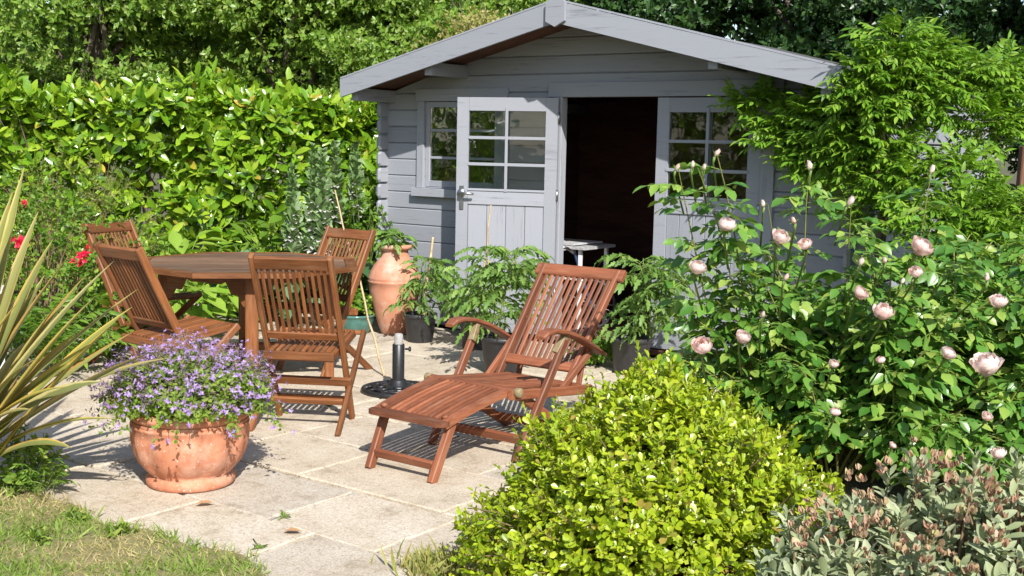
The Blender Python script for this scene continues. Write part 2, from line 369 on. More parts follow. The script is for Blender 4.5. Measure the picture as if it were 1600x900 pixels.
# patio: mortar bed with slabs laid parallel to the summer house
def slab_mat():
    m, t, p, o = nt('paving_slab'); tc = t.nodes.new('ShaderNodeTexCoord'); v, rnd = objrand(t, tc.outputs['Object'], 50)
    n1 = noise(t, v, 120, 5, .8); n2 = noise(t, v, 5, 8, .75); n3 = noise(t, v, 38, 6, .75)
    a = ramp(t, [(.255, .215, .16), (.50, .445, .365), (.68, .625, .54)], [.3, .5, .72]); t.links.new(n1.outputs[0], a.inputs[0])
    b = ramp(t, [(.56, .49, .40), (.95, .91, .85), (1.08, 1.07, 1.06)], [.3, .47, .66]); t.links.new(n2.outputs[0], b.inputs[0])
    c = mixc(t, a.outputs[0], b.outputs[0], .85, 'MULTIPLY')
    d = ramp(t, [(.5, .46, .42), (1.04, 1.04, 1.04)], [.3, .46]); t.links.new(n3.outputs[0], d.inputs[0]); c = mixc(t, c, d.outputs[0], .7, 'MULTIPLY')
    e = ramp(t, [(.88, .89, .92), (1.0, .97, .93), (1.05, 1.04, 1.03)]); t.links.new(rnd, e.inputs[0]); c = mixc(t, c, e.outputs[0], 1., 'MULTIPLY')
    t.links.new(c, p.inputs['Base Color']); p.inputs['Roughness'].default_value = .9; p.inputs['Specular IOR Level'].default_value = .2
    n4 = t.nodes.new('ShaderNodeMath'); n4.operation = 'ADD'; t.links.new(n1.outputs[0], n4.inputs[0]); t.links.new(n3.outputs[0], n4.inputs[1])
    bump(t, n4.outputs[0], p, .5, .004); return m
SLAB = slab_mat(); MORTAR = speck('mortar', (.42, .40, .37), (.66, .65, .62), 30, .95, .5, (.09, .075, .05), 4, f3=(.43, .52))
def wn_(w, n, z=0): return W * w + N * n + np.array([0, 0, z])
R_ = Matrix.Rotation(-TH, 4, 'Z')
rng = np.random.default_rng(5)
n0, n1, w0, w1 = 2.70, 7.64, -9.2, -2.25
me = mesh('patio', [(w0 - .02, n0 - .02, -.014), (w1 + .02, n0 - .02, -.014), (w1 + .02, n1 + .02, -.014), (w0 - .02, n1 + .02, -.014)], [(0, 1, 2, 3)])
patio = link('patio', me, None, MORTAR); patio.matrix_basis = R_; patio['kind'] = 'structure'
rows = [2.70, 3.215, 3.745, 4.30, 4.84, 5.38, 5.93, 6.49, 7.05, 7.64]
fixed = {0: [-4.0, -3.31, -2.62], 1: [-4.25, -3.6, -3.0, -2.4], 2: [-5.2, -4.6, -3.985, -3.1, -2.5]}
for r in range(len(rows) - 1):
    js = list(fixed.get(r, []))
    x = js[-1] if js else w1 - rng.random() * .6
    if not js: js = [x]
    while js[-1] < w1 - .25: js.append(js[-1] + rng.choice([.54, .63, .8]))
    js = sorted(js)
    while js[0] > w0 + .3: js.insert(0, js[0] - rng.choice([.54, .62, .7, .85]))
    js = [w0] + [j for j in js if w0 + .2 < j < w1 - .2] + [w1]
    for a, b in zip(js[:-1], js[1:]):
        g = .006 + rng.random() * .005; la, lb = (b - a) / 2 - g, (rows[r + 1] - rows[r]) / 2 - g
        hz = rng.normal() * .0022; c = .006; V = []
        k = 11
        def ring(ix, iy, z): # wavy outline, four corners with mid points
            q = []
            cs = [(-ix, -iy), (ix, -iy), (ix, iy), (-ix, iy)]
            for i in range(4):
                p0, p1 = cs[i], cs[(i + 1) % 4]
                for s in range(k):
                    f = s / k; q.append((p0[0] + (p1[0] - p0[0]) * f, p0[1] + (p1[1] - p0[1]) * f, z))
            return q
        wob = rng.normal(size=(4 * k, 2)) * .0024; wob += (rng.random((4 * k, 1)) < .04) * rng.normal(size=(4 * k, 2)) * .008
        for (ix, iy, z) in ((la, lb, -.03), (la, lb, -.006), (la - c, lb - c, 0)):
            V += [(p[0] + wob[i][0], p[1] + wob[i][1], p[2] + (rng.normal() * .0008 if z == 0 else 0)) for i, p in enumerate(ring(ix, iy, z))]
        m4 = 4 * k
        Fc = [(i, (i + 1) % m4, (i + 1) % m4 + m4, i + m4) for i in range(m4)] + [(i + m4, (i + 1) % m4 + m4, (i + 1) % m4 + 2 * m4, i + 2 * m4) for i in range(m4)] + [tuple(range(2 * m4, 3 * m4))]
        link('slab', mesh('slab', V, Fc), patio, SLAB, T((a + b) / 2, (rows[r] + rows[r + 1]) / 2, hz) @ Matrix.Rotation(rng.normal() * .002, 4, 'Y'))

# lawn at the front left with a ragged edge, and its blades
def lawn_edge(w): return 2.80 + .035 * math.sin(w * 5) + .03 * math.sin(w * 13 + 1)
LAWN = speck('lawn_turf', (.14, .12, .05), (.30, .26, .12), 60, .95, .9, (.12, .16, .04), 7)
ws = np.linspace(-8, -2.9, 60); V = []; Fc = []
for i, w_ in enumerate(ws): V += [tuple(wn_(w_, lawn_edge(w_), .006)), tuple(wn_(w_, .6, .006))]
Fc = [(2 * i, 2 * i + 1, 2 * i + 3, 2 * i + 2) for i in range(59)]
lawn = tag(link('lawn', mesh('lawn', V, Fc), None, LAWN), kind='structure')
GRASS = leafmat('grass_blades', [(.44, .37, .15), (.26, .29, .06), (.34, .34, .09), (.18, .24, .045), (.52, .45, .23)], .3, .6, .3)
rng = np.random.default_rng(8); n = 26000
w_ = rng.uniform(-6.2, -2.95, n); dn = rng.random(n) ** 1.0 * 1.5
e_ = np.array([lawn_edge(v) for v in w_]); nn_ = e_ + .05 * rng.random(n) - dn; P = W[None] * w_[:, None] + N[None] * nn_[:, None]; P[:, 2] = .005
patch = .5 + .5 * np.sin(P[:, 0] * 5.1 + 2 * np.sin(P[:, 1] * 3.7)) * np.sin(P[:, 1] * 6.3 + 1.5 * np.sin(P[:, 0] * 4.4)); green = patch > .33 + .5 * rng.random(n)
A = rng.normal(size=(n, 3)) * np.where(green, .45, .8)[:, None]; A[:, 2] = .35 + rng.random(n) * .6; L = Leaves(); L.add(P, A, rdir(rng, n), np.where(green, .022 + .022 * rng.random(n), .016 + .018 * rng.random(n)) + .03 * (rng.random(n) > .97))
shade_ = np.where(green, .05 + .4 * rng.random(n), .55 + .42 * rng.random(n))
T_BLADE = template([(0, .06), (.5, .055), (1, 0)], .3, .3)
GRASSL = leafmat('lawn_blades', [(.13, .23, .03), (.20, .30, .05), (.26, .34, .07), (.36, .34, .11), (.46, .39, .18), (.52, .44, .24)], .3, .55, .3, pos=[0, .2, .45, .55, .8, 1.], rnd_obj=False)
g = tag(link('grass', leafmesh('grass', L.get(), T_BLADE, rng, shade_), None, GRASSL), 'short sun-dried lawn grass at the front edge of the paving', 'grass', kind='stuff')

# ================================================================ SUMMER HOUSE
CQ = np.array([-.538, 9.969, 0.])
house = thing('summer_house', 'grey painted timber summer house with open door, gable roof and glazed doors', 'summer house', CQ, -TH)
UL, UR, RID, TAN, DEPTH = -.705, 3.465, 1.384, .2436, 3.0
def log_piece(parent, name, b0, b1, t0, t1, z0, h=.14, y0=0., th=.045, mat=GREY):
    c = .009; zz = [(z0 + .001, c), (z0 + c, 0), (z0 + h - c, 0), (z0 + h - .001, c)]; V = []
    mid = (b0 + b1) / 2
    for z, dy in zz:
        f = (z - z0) / h; V += [(b0 + (t0 - b0) * f - mid, y0 + dy, z), (b1 + (t1 - b1) * f - mid, y0 + dy, z)]
    V += [(t0 - mid, y0 + th, z0 + h - .001), (t1 - mid, y0 + th, z0 + h - .001), (b0 - mid, y0 + th, z0 + .001), (b1 - mid, y0 + th, z0 + .001)]
    Fc = [(2 * i, 2 * i + 1, 2 * i + 3, 2 * i + 2) for i in range(5)] + [(10, 11, 1, 0), (0, 2, 4, 6, 8, 10), (1, 11, 9, 7, 5, 3)]
    V = [(v[0], v[1], v[2] - z0) for v in V]
    return link(name, mesh(name, V, Fc), parent, mat, T(mid, 0, z0))
def roof_u(z): return (2.505 - z) / TAN
for k in range(18):
    z0 = .008 + .14 * k; z1 = z0 + .14; segs = [(UL - .115, UR + .115)]
    cuts = []
    if z1 > 1.14 and z0 < 1.88: cuts.append((-.28, .50))
    if z0 < 1.90: cuts.append((1.125, 2.80))
    for a, b in cuts: segs = [s for (c, d) in segs for s in ((c, min(d, a)), (max(c, b), d)) if s[1] - s[0] > .02]
    for a, b in segs:
        h0, h1 = roof_u(z0), roof_u(z1); b0, b1, t0, t1 = max(a, RID - h0), min(b, RID + h0), max(a, RID - max(h1, .02)), min(b, RID + max(h1, .02))
        if z0 > 1.7: b0, t0 = max(b0, UL - .0), max(t0, UL - .0)
        log_piece(house, 'log', b0, b1, t0, t1, z0)
# side walls: logs run to the back, their ends stand out past the front
def side_log(u, z0, sgn):
    e = .028; h = .138; y0, y1 = -.105, DEPTH + .1; t = .045
    prof = [(y0, z0 + e), (y0 + e * .55, z0 + .006), (y1, z0 + .001), (y1, z0 + h), (y0 + e * .55, z0 + h - .006), (y0, z0 + h - e)]
    x0, x1 = (u - t, u) if sgn < 0 else (u, u + t)
    V = []
    for x, i in ((x0 if sgn < 0 else x1, .008), ((x0 + x1) / 2, 0), (x1 if sgn < 0 else x0, .008)):
        V += [(x, p[0] + i, p[1] + (i if p[1] < z0 + h / 2 else -i) * .8) for p in prof]
    n = 6; Fc = [tuple(range(n)), tuple(range(3 * n - 1, 2 * n - 1, -1))]
    for r in range(2): Fc += [(r * n + i, r * n + n + i, r * n + n + (i + 1) % n, r * n + (i + 1) % n) for i in range(n)]
    return link('log', mesh('log', [(v[1], -v[0], v[2]) for v in V], Fc), house, GREY, Matrix.Rotation(math.pi / 2, 4, 'Z'))
for k in range(15):
    z0 = -.062 + .14 * k
    side_log(UL, max(z0, .0), -1); side_log(UR, max(z0, .0), 1)
# inside: floor, lining, back wall
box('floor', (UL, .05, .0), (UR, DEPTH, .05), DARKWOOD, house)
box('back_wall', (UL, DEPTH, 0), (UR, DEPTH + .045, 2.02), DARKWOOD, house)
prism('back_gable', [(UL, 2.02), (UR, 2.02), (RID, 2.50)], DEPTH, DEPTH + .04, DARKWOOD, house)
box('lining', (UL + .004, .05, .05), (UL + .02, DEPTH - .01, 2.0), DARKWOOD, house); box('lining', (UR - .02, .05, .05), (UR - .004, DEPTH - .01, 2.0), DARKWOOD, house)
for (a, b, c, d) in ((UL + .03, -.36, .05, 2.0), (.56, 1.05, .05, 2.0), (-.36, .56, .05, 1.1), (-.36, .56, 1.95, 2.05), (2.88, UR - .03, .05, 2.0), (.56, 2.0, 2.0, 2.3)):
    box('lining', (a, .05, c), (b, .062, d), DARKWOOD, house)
# roof
OV = -.47; ZR, ZE, HS = 2.505, 2.505 - 2.14 * TAN, 2.14
for s in (-1, 1):
    e = RID + s * HS
    V = [(RID, OV, ZR), (e, OV, ZE), (e, OV, ZE + .035), (RID, OV, ZR + .035), (RID, DEPTH + .3, ZR), (e, DEPTH + .3, ZE), (e, DEPTH + .3, ZE + .035), (RID, DEPTH + .3, ZR + .035)]
    Fc = [(0, 1, 2, 3), (7, 6, 5, 4), (0, 4, 5, 1), (1, 5, 6, 2)]
    rp = link('roof', mesh('roof', V, Fc), house, DARKWOOD)
    V = [(v[0], v[1] - (.02 if v[1] < 0 else 0), v[2] + .036) for v in (V[0], V[1], V[5], V[4])]
    link('felt_covering', mesh('felt_covering', V + [(v[0], v[1], v[2] + .006) for v in V], [(0, 1, 2, 3), (4, 5, 6, 7), (0, 1, 5, 4), (1, 2, 6, 5), (2, 3, 7, 6), (3, 0, 4, 7)]), rp, FELT)
    a = RID + s * .03; b = RID + s * 2.165
    za, zb = 2.584, 2.584 - 2.135 * TAN
    lines = [(a, za), (b, zb), (b, zb - .148), (a, za - .156)]
    if s > 0: lines = lines[::-1]
    bb = prism('barge_board', [(x - RID, z) for x, z in lines], -.025, 0, GREY, house, T(RID, OV - .022, 0))
    prism('drip_edge', [(x - RID, z) for x, z in ((a, za + .004), (b, zb + .004), (b, zb + .016), (a, za + .016))][::s], -.045, .01, GREYT, house, T(RID, OV, 0))
    for u in (s * 1.25, s * 2.05):
        zt = ZR - abs(u) * TAN
        box('purlin', (RID + u - .035, OV + .01, zt - .115), (RID + u + .035, DEPTH, zt - .012), GREY, house)
hw = .082
prism('finial', [(-hw, 2.443), (0, 2.403), (hw, 2.443), (hw, 2.58), (.012, 2.633), (-hw, 2.58)], -.028, 0, GREYT, house, T(RID + .018, OV - .05, 0))
# window left of the doors
def bx(n, u0, u1, y0, y1, z0, z1, m=GREYT, par=None, ch=.003): return box(n, (u0, y0, z0), (u1, y1, z1), m, par or house, ch)
win = bx('window', -.28, .50, .006, .04, 1.172, 1.182)
def sub(n, u0, u1, y0, y1, z0, z1, m, par):
    o = box(n, (u0, y0, z0), (u1, y1, z1), m, par); o.matrix_basis = par.matrix_basis.inverted() @ o.matrix_basis; return o
sub('casing', -.357, -.281, -.024, .002, 1.172, 1.90, GREYT, win); sub('casing', .501, .575, -.024, .002, 1.172, 1.90, GREYT, win)
sub('head_board', -.372, .60, -.028, .002, 1.902, 2.005, GREYT, win); sub('sill', -.39, .60, -.055, .03, 1.10, 1.17, GREYT, win)
for a, b, c, d in ((-.279, -.235, 1.184, 1.899), (.456, .499, 1.184, 1.899), (-.234, .455, 1.184, 1.236), (-.234, .455, 1.852, 1.899)): sub('frame', a, b, .004, .038, c, d, GREYT, win)
for z in (1.43, 1.66): sub('muntin', -.234, .455, .012, .030, z - .011, z + .011, GREYT, win)
for z0, z1 in ((1.236, 1.419), (1.441, 1.649), (1.671, 1.852)):
    sub('muntin', .099, .121, .013, .029, z0 + .001, z1 - .001, GREYT, win)
    for a, b in ((-.234, .098), (.122, .455)): sub('pane', a, b, .019, .023, z0, z1, GLASS, win)
# door frame
bx('door_jamb', 1.052, 1.132, -.026, .05, .05, 1.925); bx('door_jamb', 2.812, 2.912, -.026, .05, .05, 1.925)
bx('door_head', 1.0, 2.96, -.03, .05, 1.927, 2.038); bx('threshold', 1.134, 2.81, -.03, .06, .008, .05, DARKWOOD)
LW = .83
def door(name_label, M, flip=False):
    z0, z1 = .062, 1.918; gx0, gx1, gz0, gz1 = .098, LW - .098, 1.20, 1.812
    V = []; Fc = []
    def add(a, b):
        o = len(V); (x0, y0, c0), (x1, y1, c1) = a, b
        V.extend([(x0, y0, c0), (x1, y0, c0), (x1, y1, c0), (x0, y1, c0), (x0, y0, c1), (x1, y0, c1), (x1, y1, c1), (x0, y1, c1)])
        Fc.extend([tuple(i + o for i in q) for q in ((3, 2, 1, 0), (4, 5, 6, 7), (0, 1, 5, 4), (1, 2, 6, 5), (2, 3, 7, 6), (3, 0, 4, 7))])
    add((0, 0, z0), (gx0, .04, z1)); add((gx1, 0, z0), (LW, .04, z1))
    d = link('door', mesh('door', V, Fc), house, GREYT, M); d['label'] = name_label
    def s(n, x0, x1, y0, y1, a, b, m=GREYT): return box(n, (x0, y0, a), (x1, y1, b), m, d, .003)
    s('rail', gx0 + .001, gx1 - .001, .001, .039, gz1, z1); s('rail', gx0 + .001, gx1 - .001, .001, .039, 1.075, gz0); s('rail', gx0 + .001, gx1 - .001, .001, .039, z0, .2)
    np_ = 4 if flip else 6; pw = (gx1 - gx0) / np_
    for i in range(np_): s('plank', gx0 + i * pw + .002, gx0 + (i + 1) * pw - .002, .012, .028, .2, 1.075)
    cx_ = (gx0 + gx1) / 2; hz = [gz0, 1.395, 1.603, gz1]
    for z in hz[1:3]: s('muntin', gx0 - .012, gx1 + .012, -.006, .0, z - .012, z + .012); s('muntin', gx0, gx1, .04, .046, z - .012, z + .012)
    s('muntin', cx_ - .012, cx_ + .012, -.008, -.0005, gz0 - .02, gz1 + .03); s('muntin', cx_ - .012, cx_ + .012, .0405, .047, gz0 - .02, gz1 + .03)
    s('glazing_bead', gx0, gx1, -.006, 0, gz0 - .012, gz0 + .006)
    s('glazing_bead', gx0, gx1, .0402, .047, gz0 - .016, gz0 + .002)
    s('pane', gx0, gx1, .018, .022, gz0, gz1, GLASS)
    return d
# left leaf swung open against the wall, its inner face to the garden
phi = math.radians(19)
Hinge = Vector((1.115, -.032, 0)); xd = Vector((-math.cos(phi), -math.sin(phi), 0)); yd = Vector((0, 0, 1)).cross(xd)
ML = Matrix(((xd.x, yd.x, 0, Hinge.x), (xd.y, yd.y, 0, Hinge.y), (0, 0, 1, 0), (0, 0, 0, 1)))
dl = door('glazed timber door leaf swung wide open', ML, True)
for z in (.35, 1.12, 1.72): tube('hinge', [(-.004, .035, z), (-.004, .035, z + .09)], .009, STEEL, dl)
pl = box('handle_plate', (LW - .066, .0402, 1.03), (LW - .028, .046, 1.22), STEEL, dl)
V, Fc = tube_data([(LW - .047, .045, 1.165), (LW - .047, .085, 1.165), (LW - .052, .095, 1.165), (LW - .10, .098, 1.163), (LW - .165, .09, 1.158)], [.012, .011, .012, .011, .009], 10)
link('handle', mesh('handle', V, Fc, True), dl, STEEL)
lathe('handle_rose', [(0.001, 0), (.03, 0), (.034, .006), (.03, .014), (.012, .02), (.001, .021)], STEEL, dl, 20, None, T(LW - .047, .045, 1.165) @ Matrix.Rotation(-math.pi / 2, 4, 'X'))
dr = door('closed glazed timber door leaf', T(1.972, -.012, 0))
for z in (.35, 1.1, 1.7): tube('hinge', [(LW + .006, -.012, z), (LW + .006, -.012, z + .08)], .009, STEEL, dr)
box('door_stop', (LW + .002, -.008, .062), (LW + .009, .03, 1.918), GREYT, dr)

# things standing inside the doorway
def hu(x, y_px, y):
    d = ray(x, y_px); q = CQ + N * y; o = np.array([0, 0, CAMH]); P = o + d * (((q - o) @ N) / (d @ N)); return float((P - CQ) @ W)
def hw_(u, y, z=0): return tuple(CQ + W * u + N * y + np.array([0, 0, z]))
t = thing('side_table', 'small white table with a cloth standing in the dark doorway', 'table', hw_(hu(890, 395, .62), .62, .05), -TH)
for x in (-.24, .24):
    for y in (-.2, .2): bar('leg', (x, y, 0), (x, y, .66), .03, .03, WHITE, t, (0, 1, 0))
box('table_top', (-.3, -.25, .66), (.3, .25, .685), plain('dimmed_white', (.4, .4, .4), .5), t); box('shelf', (-.26, -.2, .40), (.26, .2, .42), WHITE, t)  # white top painted grey to stand in for the doorway's dim light
V = [(-.28, -.26, .69), (.2, -.26, .69), (.2, .2, .69), (-.28, .2, .69), (-.28, -.262, .58), (-.05, -.265, .60), (.2, -.262, .67)]
cl = thing('cloth', 'grey cloth folded over the small white table in the doorway', 'cloth', hw_(hu(890, 395, .62), .62, .05), -TH)
link('fold', mesh('fold', [(v[0], v[1], v[2] + .004) for v in V[:4]] + [(v[0], v[1], v[2] + .016) for v in V[:4]], [(0, 1, 2, 3), (4, 5, 6, 7), (0, 1, 5, 4), (1, 2, 6, 5), (2, 3, 7, 6), (3, 0, 4, 7)]), cl, plain('cloth_grey', (.45, .45, .46), .9))
link('drape', mesh('drape', [V[0], V[1], V[6], V[5], V[4]] + [(v[0], v[1] - .006, v[2]) for v in (V[0], V[1], V[6], V[5], V[4])], [(0, 1, 2, 3, 4), (5, 6, 7, 8, 9), (0, 1, 6, 5), (1, 2, 7, 6), (2, 3, 8, 7), (3, 4, 9, 8), (4, 0, 5, 9)]), cl, bpy.data.materials['cloth_grey'])
b = thing('bicycle', 'small dark bicycle parked inside the doorway by the white table', 'bicycle', hw_(hu(884, 415, .42) - .12, .30, .05), -TH + .5)
for x in (-.38, .38):
    V, Fc = tube_data([(x + .2 * math.cos(a), 0, .21 + .2 * math.sin(a)) for a in np.linspace(0, 2 * math.pi, 25)], .014, 8, False)
    wh = link('wheel', mesh('wheel', V, Fc, True), b, BLACKP); tubes('spokes', [([(x, 0, .21), (x + .2 * math.cos(a), 0, .21 + .2 * math.sin(a))], .002) for a in np.linspace(0, 6.0, 14)], STEEL, wh)
tubes('frame', [([(-.38, 0, .21), (-.12, 0, .5), (.26, 0, .52), (.05, 0, .2), (-.38, 0, .21)], .014), ([(-.12, 0, .5), (.05, 0, .2)], .014), ([(.38, 0, .21), (.24, 0, .62)], .014)], plain('bicycle_paint', (.03, .05, .12), .3), b, 8)
tube('handlebar', [(.14, -.24, .70), (.2, -.2, .68), (.24, 0, .62), (.2, .2, .68), (.14, .24, .70)], .012, STEEL, b)
lathe('saddle', [(.001, .52), (.05, .53), (.075, .56), (.06, .585), (.001, .59)], BLACKP, b, 16, lambda a, r, z: r * (1 + .8 * max(0, math.cos(a))), T(-.14, 0, 0), True)

# ================================================================ FURNITURE
def make_chair(label, loc, ang):
    c = thing('folding_chair', label, 'chair', (loc[0], loc[1], 0), ang, 'slatted teak folding chairs round the table')
    st = lambda z: -.05 + (.95 - z) * .48 / .95                         # where the back stile stands at height z
    fwd = Vector((0, .95, .48)).normalized()
    for s in (-1, 1):
        bar('stile', (s * .21, st(.955), .955), (s * .21, st(0), 0), .026, .046, TEAK, c, fwd, .006)
        bar('leg', (s * .238, 0, 0), (s * .238, .575, .475), .024, .044, TEAK, c, (0, -.6, 1), .006)
        bar('seat_rail', (s * .18, .10, .40), (s * .18, .575, .462), .024, .04, TEAK, c)
    for z, w, nm in ((.915, .072, 'top_rail'), (.505, .045, 'back_rail')):
        bar(nm, (-.197, st(z), z), (.197, st(z), z), w, .024, TEAK, c, fwd, .005)
    for i in range(11):
        x = -.168 + .336 * i / 10; bar('slat', (x, st(.882), .882), (x, st(.525), .525), .017, .011, TEAK, c, fwd, .002)
    bar('seat_rear_bar', (-.195, .095, .405), (.195, .095, .405), .03, .05, TEAK, c, (0, 0, 1), .008)
    bar('seat_front_bar', (-.226, .575, .468), (.226, .575, .468), .04, .024, TEAK, c, (0, 0, 1), .006)
    for i in range(10):
        x = -.158 + .316 * i / 9; bar('seat_slat', (x, .112, .428), (x, .555, .482), .022, .014, TEAK, c, (0, 0, 1), .003)
    bar('stretcher', (-.226, .165, .150), (.226, .165, .150), .02, .036, TEAK, c, (0, -.5, 1)); bar('stretcher', (-.252, .245, .245), (.252, .245, .245), .024, .05, TEAK, c, (0, -.5, 1))
    bar('stretcher', (-.197, st(.12), .12), (.197, st(.12), .12), .02, .036, TEAK, c)
    return c
make_chair('teak folding chair standing with its back to us behind the parasol base', (-1.143, 6.143), math.radians(-6.6))
make_chair('teak folding chair behind the purple flower pot, its shaded back to the lawn', (-2.14, 6.52), math.radians(-40.2))
make_chair('teak folding chair at the flower bed side of the table, sunlit slats facing us', (-2.80, 8.26), math.radians(244))
make_chair('teak folding chair beyond the table next to the tall terracotta urn', (-1.15, 8.13), math.radians(144))

# octagonal table
tb = thing('garden_table', 'octagonal teak garden table with a slatted top between four folding chairs', 'table', (-1.698, 7.549, 0), math.radians(10.2))
RO, ZT = .745, .77
oct_ = lambda r: [(r * math.cos(math.radians(22.5 + 45 * i)), r * math.sin(math.radians(22.5 + 45 * i))) for i in range(8)]
po, pi_ = oct_(RO), oct_(RO - .075)
for i in range(8):
    j = (i + 1) % 8; q = [po[i], po[j], pi_[j], pi_[i]]; cxy = Vector((sum(p[0] for p in q) / 4, sum(p[1] for p in q) / 4))
    d = Vector((po[j][0] - po[i][0], po[j][1] - po[i][1])).normalized(); e = Vector((-d.y, d.x)); V = []
    sh = .0012
    for z, k in ((ZT - .028, .997), (ZT - .004, .997), (ZT, .985)):
        for p in q:
            v = Vector(p) - cxy; V.append((v.dot(d) * k, v.dot(e) * k, z))
    Fc = [(3, 2, 1, 0), (8, 9, 10, 11)] + [(r * 4 + a, r * 4 + (a + 1) % 4, r * 4 + 4 + (a + 1) % 4, r * 4 + 4 + a) for r in range(2) for a in range(4)]
    link('border', mesh('border', V, Fc), tb, TEAK, Matrix(((d.x, e.x, 0, cxy.x), (d.y, e.y, 0, cxy.y), (0, 0, 1, 0), (0, 0, 0, 1))))
ai = (RO - .077) * math.cos(math.pi / 8); ci = (RO - .077) * math.sin(math.pi / 8)
npk = 18; pw = 2 * ai / npk
ext = lambda y: ai if abs(y) <= ci else ai - (abs(y) - ci)
for i in range(npk):
    y0 = -ai + i * pw + .004; y1 = y0 + pw - .008
    a0, a1 = ext(y0), ext(y1); ym = (y0 + y1) / 2; V = []
    for z, k in ((ZT - .022, 0), (ZT - .003, 0), (ZT - .0005, .002)):
        V += [(-a0 + k, y0 + k - ym, z), (a0 - k, y0 + k - ym, z), (a1 - k, y1 - k - ym, z), (-a1 + k, y1 - k - ym, z)]
    Fc = [(3, 2, 1, 0), (8, 9, 10, 11)] + [(r * 4 + a, r * 4 + (a + 1) % 4, r * 4 + 4 + (a + 1) % 4, r * 4 + 4 + a) for r in range(2) for a in range(4)]
    link('plank', mesh('plank', V, Fc), tb, TEAKT, T(0, ym, 0))
lg = [(.52 * math.cos(a), .52 * math.sin(a)) for a in (math.radians(-85), math.radians(5), math.radians(95), math.radians(185))]
for i, (x, y) in enumerate(lg):
    bar('leg', (x, y, 0), (x, y, ZT - .03), .078, .062, TEAK, tb, (x, y, 0), .008)
    x2, y2 = lg[(i + 1) % 4]; a, b = Vector((x, y, 0)), Vector((x2, y2, 0)); d = (b - a).normalized(); Ln = (b - a).length
    xs = np.linspace(.03, Ln - .03, 29); low = []
    for xx in xs:
        f = (xx - .03) / (Ln - .06); e = min(f, 1 - f)
        low.append((xx, ZT - .10 - .115 * max(0, 1 - e / .22) ** .6 - .02 * math.sin(min(e, .3) * 42) * (e < .3)))
    nn = d.cross(Vector((0, 0, 1)))
    prism('apron', low + [(Ln - .03, ZT - .03), (.03, ZT - .03)], -.012, .012, TEAK, tb, Matrix(((d.x, nn.x, 0, a.x), (d.y, nn.y, 0, a.y), (0, 0, 1, 0), (0, 0, 0, 1))))
for i in (0, 1):
    a, b = Vector((*lg[i], .17)), Vector((*lg[i + 2], .17)); d = (b - a).normalized() * .03
    bar('stretcher', a + d + Vector((0, 0, .052 * i)), b - d + Vector((0, 0, .052 * i)), .035, .05, TEAK, tb)

# steamer lounger
sl = thing('steamer_lounger', 'reddish teak steamer lounger with raised slatted backrest, curved arms and footrest', 'lounger', (-.506, 5.405, 0), -TH)
zf = lambda s: .268 + (s - .05) * .18 - .5 * (s - .05) * (s - .53) * .35
for s in (-1, 1):
    ys = np.linspace(.06, .515, 7)
    for_ = [(s * (.212 + .012 * (y - .05) / .48), y, zf(y)) for y in ys]
    V = []; Fc = []
    for (x, y, z) in for_: V += [(x - .02, y, z - .022), (x + .02, y, z - .022), (x + .02, y, z + .012), (x - .02, y, z + .012)]
    for i in range(6): Fc += [(i * 4 + a, i * 4 + (a + 1) % 4, i * 4 + 4 + (a + 1) % 4, i * 4 + 4 + a) for a in range(4)]
    Fc += [(3, 2, 1, 0), (24, 25, 26, 27)]
    link('footrest_rail', mesh('footrest_rail', [(v[1], -v[0], v[2]) for v in V], [f[::-1] for f in Fc]), sl, TEAKL, Matrix.Rotation(math.pi / 2, 4, 'Z'))
    bar('footrest_leg', (s * .195, 0, 0), (s * .205, .125, .262), .034, .046, TEAKL, sl, (0, -1, .5), .005)
    lathe('dowel', [(.001, .0), (.017, 0), (.016, .012), (.009, .017), (.001, .018)], TEAKL, sl, 14, None, T(s * .19, .095, zf(.095) + .008))
    bar('arm_post', (s * .272, .545, 0), (s * .288, .925, .565), .03, .046, TEAKL, sl, (0, -1, .7), .005)
    bar('post_plate', (s * .272 + s * .0, .868, .505), (s * .288, .93, .595), .034, .03, BRASS, sl, (0, -1, .7), .003)
    bar('seat_rail', (s * .262, .50, .342), (s * .262, 1.225, .262), .026, .05, TEAKL, sl, (0, 0, 1), .005)
    bar('arm_strut', (s * .245, .955, .285), (s * .262, 1.215, .468), .022, .04, TEAKL, sl, (0, -1, 1), .005)
    bar('rear_leg', (s * .232, .62, .315), (s * .232, 1.17, .0), .026, .046, TEAKL, sl, (0, 1, 1), .005)
    P = [(.70, .603), (.735, .622), (.80, .627), (.90, .612), (1.02, .574), (1.15, .516), (1.275, .452)]
    V = []; Fc = []
    for i, (y, z) in enumerate(P):
        h = .013 if 0 < i < 6 else .008; w_ = .034 if i > 0 else .026
        V += [(x + s * .292, y, z + dz) for x, dz in ((-w_, -h), (w_ * .75, -h), (w_, -h * .4), (w_, h * .4), (w_ * .75, h), (-w_ * .75, h), (-w_, h * .4), (-w_, -h * .4))]
    for i in range(6): Fc += [(i * 8 + a, i * 8 + (a + 1) % 8, i * 8 + 8 + (a + 1) % 8, i * 8 + 8 + a) for a in range(8)]
    Fc += [tuple(range(7, -1, -1)), tuple(range(48, 56))]
    link('armrest', mesh('armrest', [(v[1], -v[0], v[2]) for v in V], [f[::-1] for f in Fc]), sl, TEAKL, Matrix.Rotation(math.pi / 2, 4, 'Z'))
    bar('back_stile', (s * .222, 1.015, .262), (s * .248, 1.508, .872), .026, .042, TEAKL, sl, (0, -1, .8), .005)
prism('footrest_front_rail', [(-.235, .05), (-.225, .022), (-.2, .012), (.2, .012), (.225, .022), (.235, .05), (.232, .085), (-.232, .085)], -.012, .012, TEAKL, sl, Matrix(((1, 0, 0, 0), (0, 0, 1, 0), (0, 1, 0, zf(.05) + .004), (0, 0, 0, 1))))
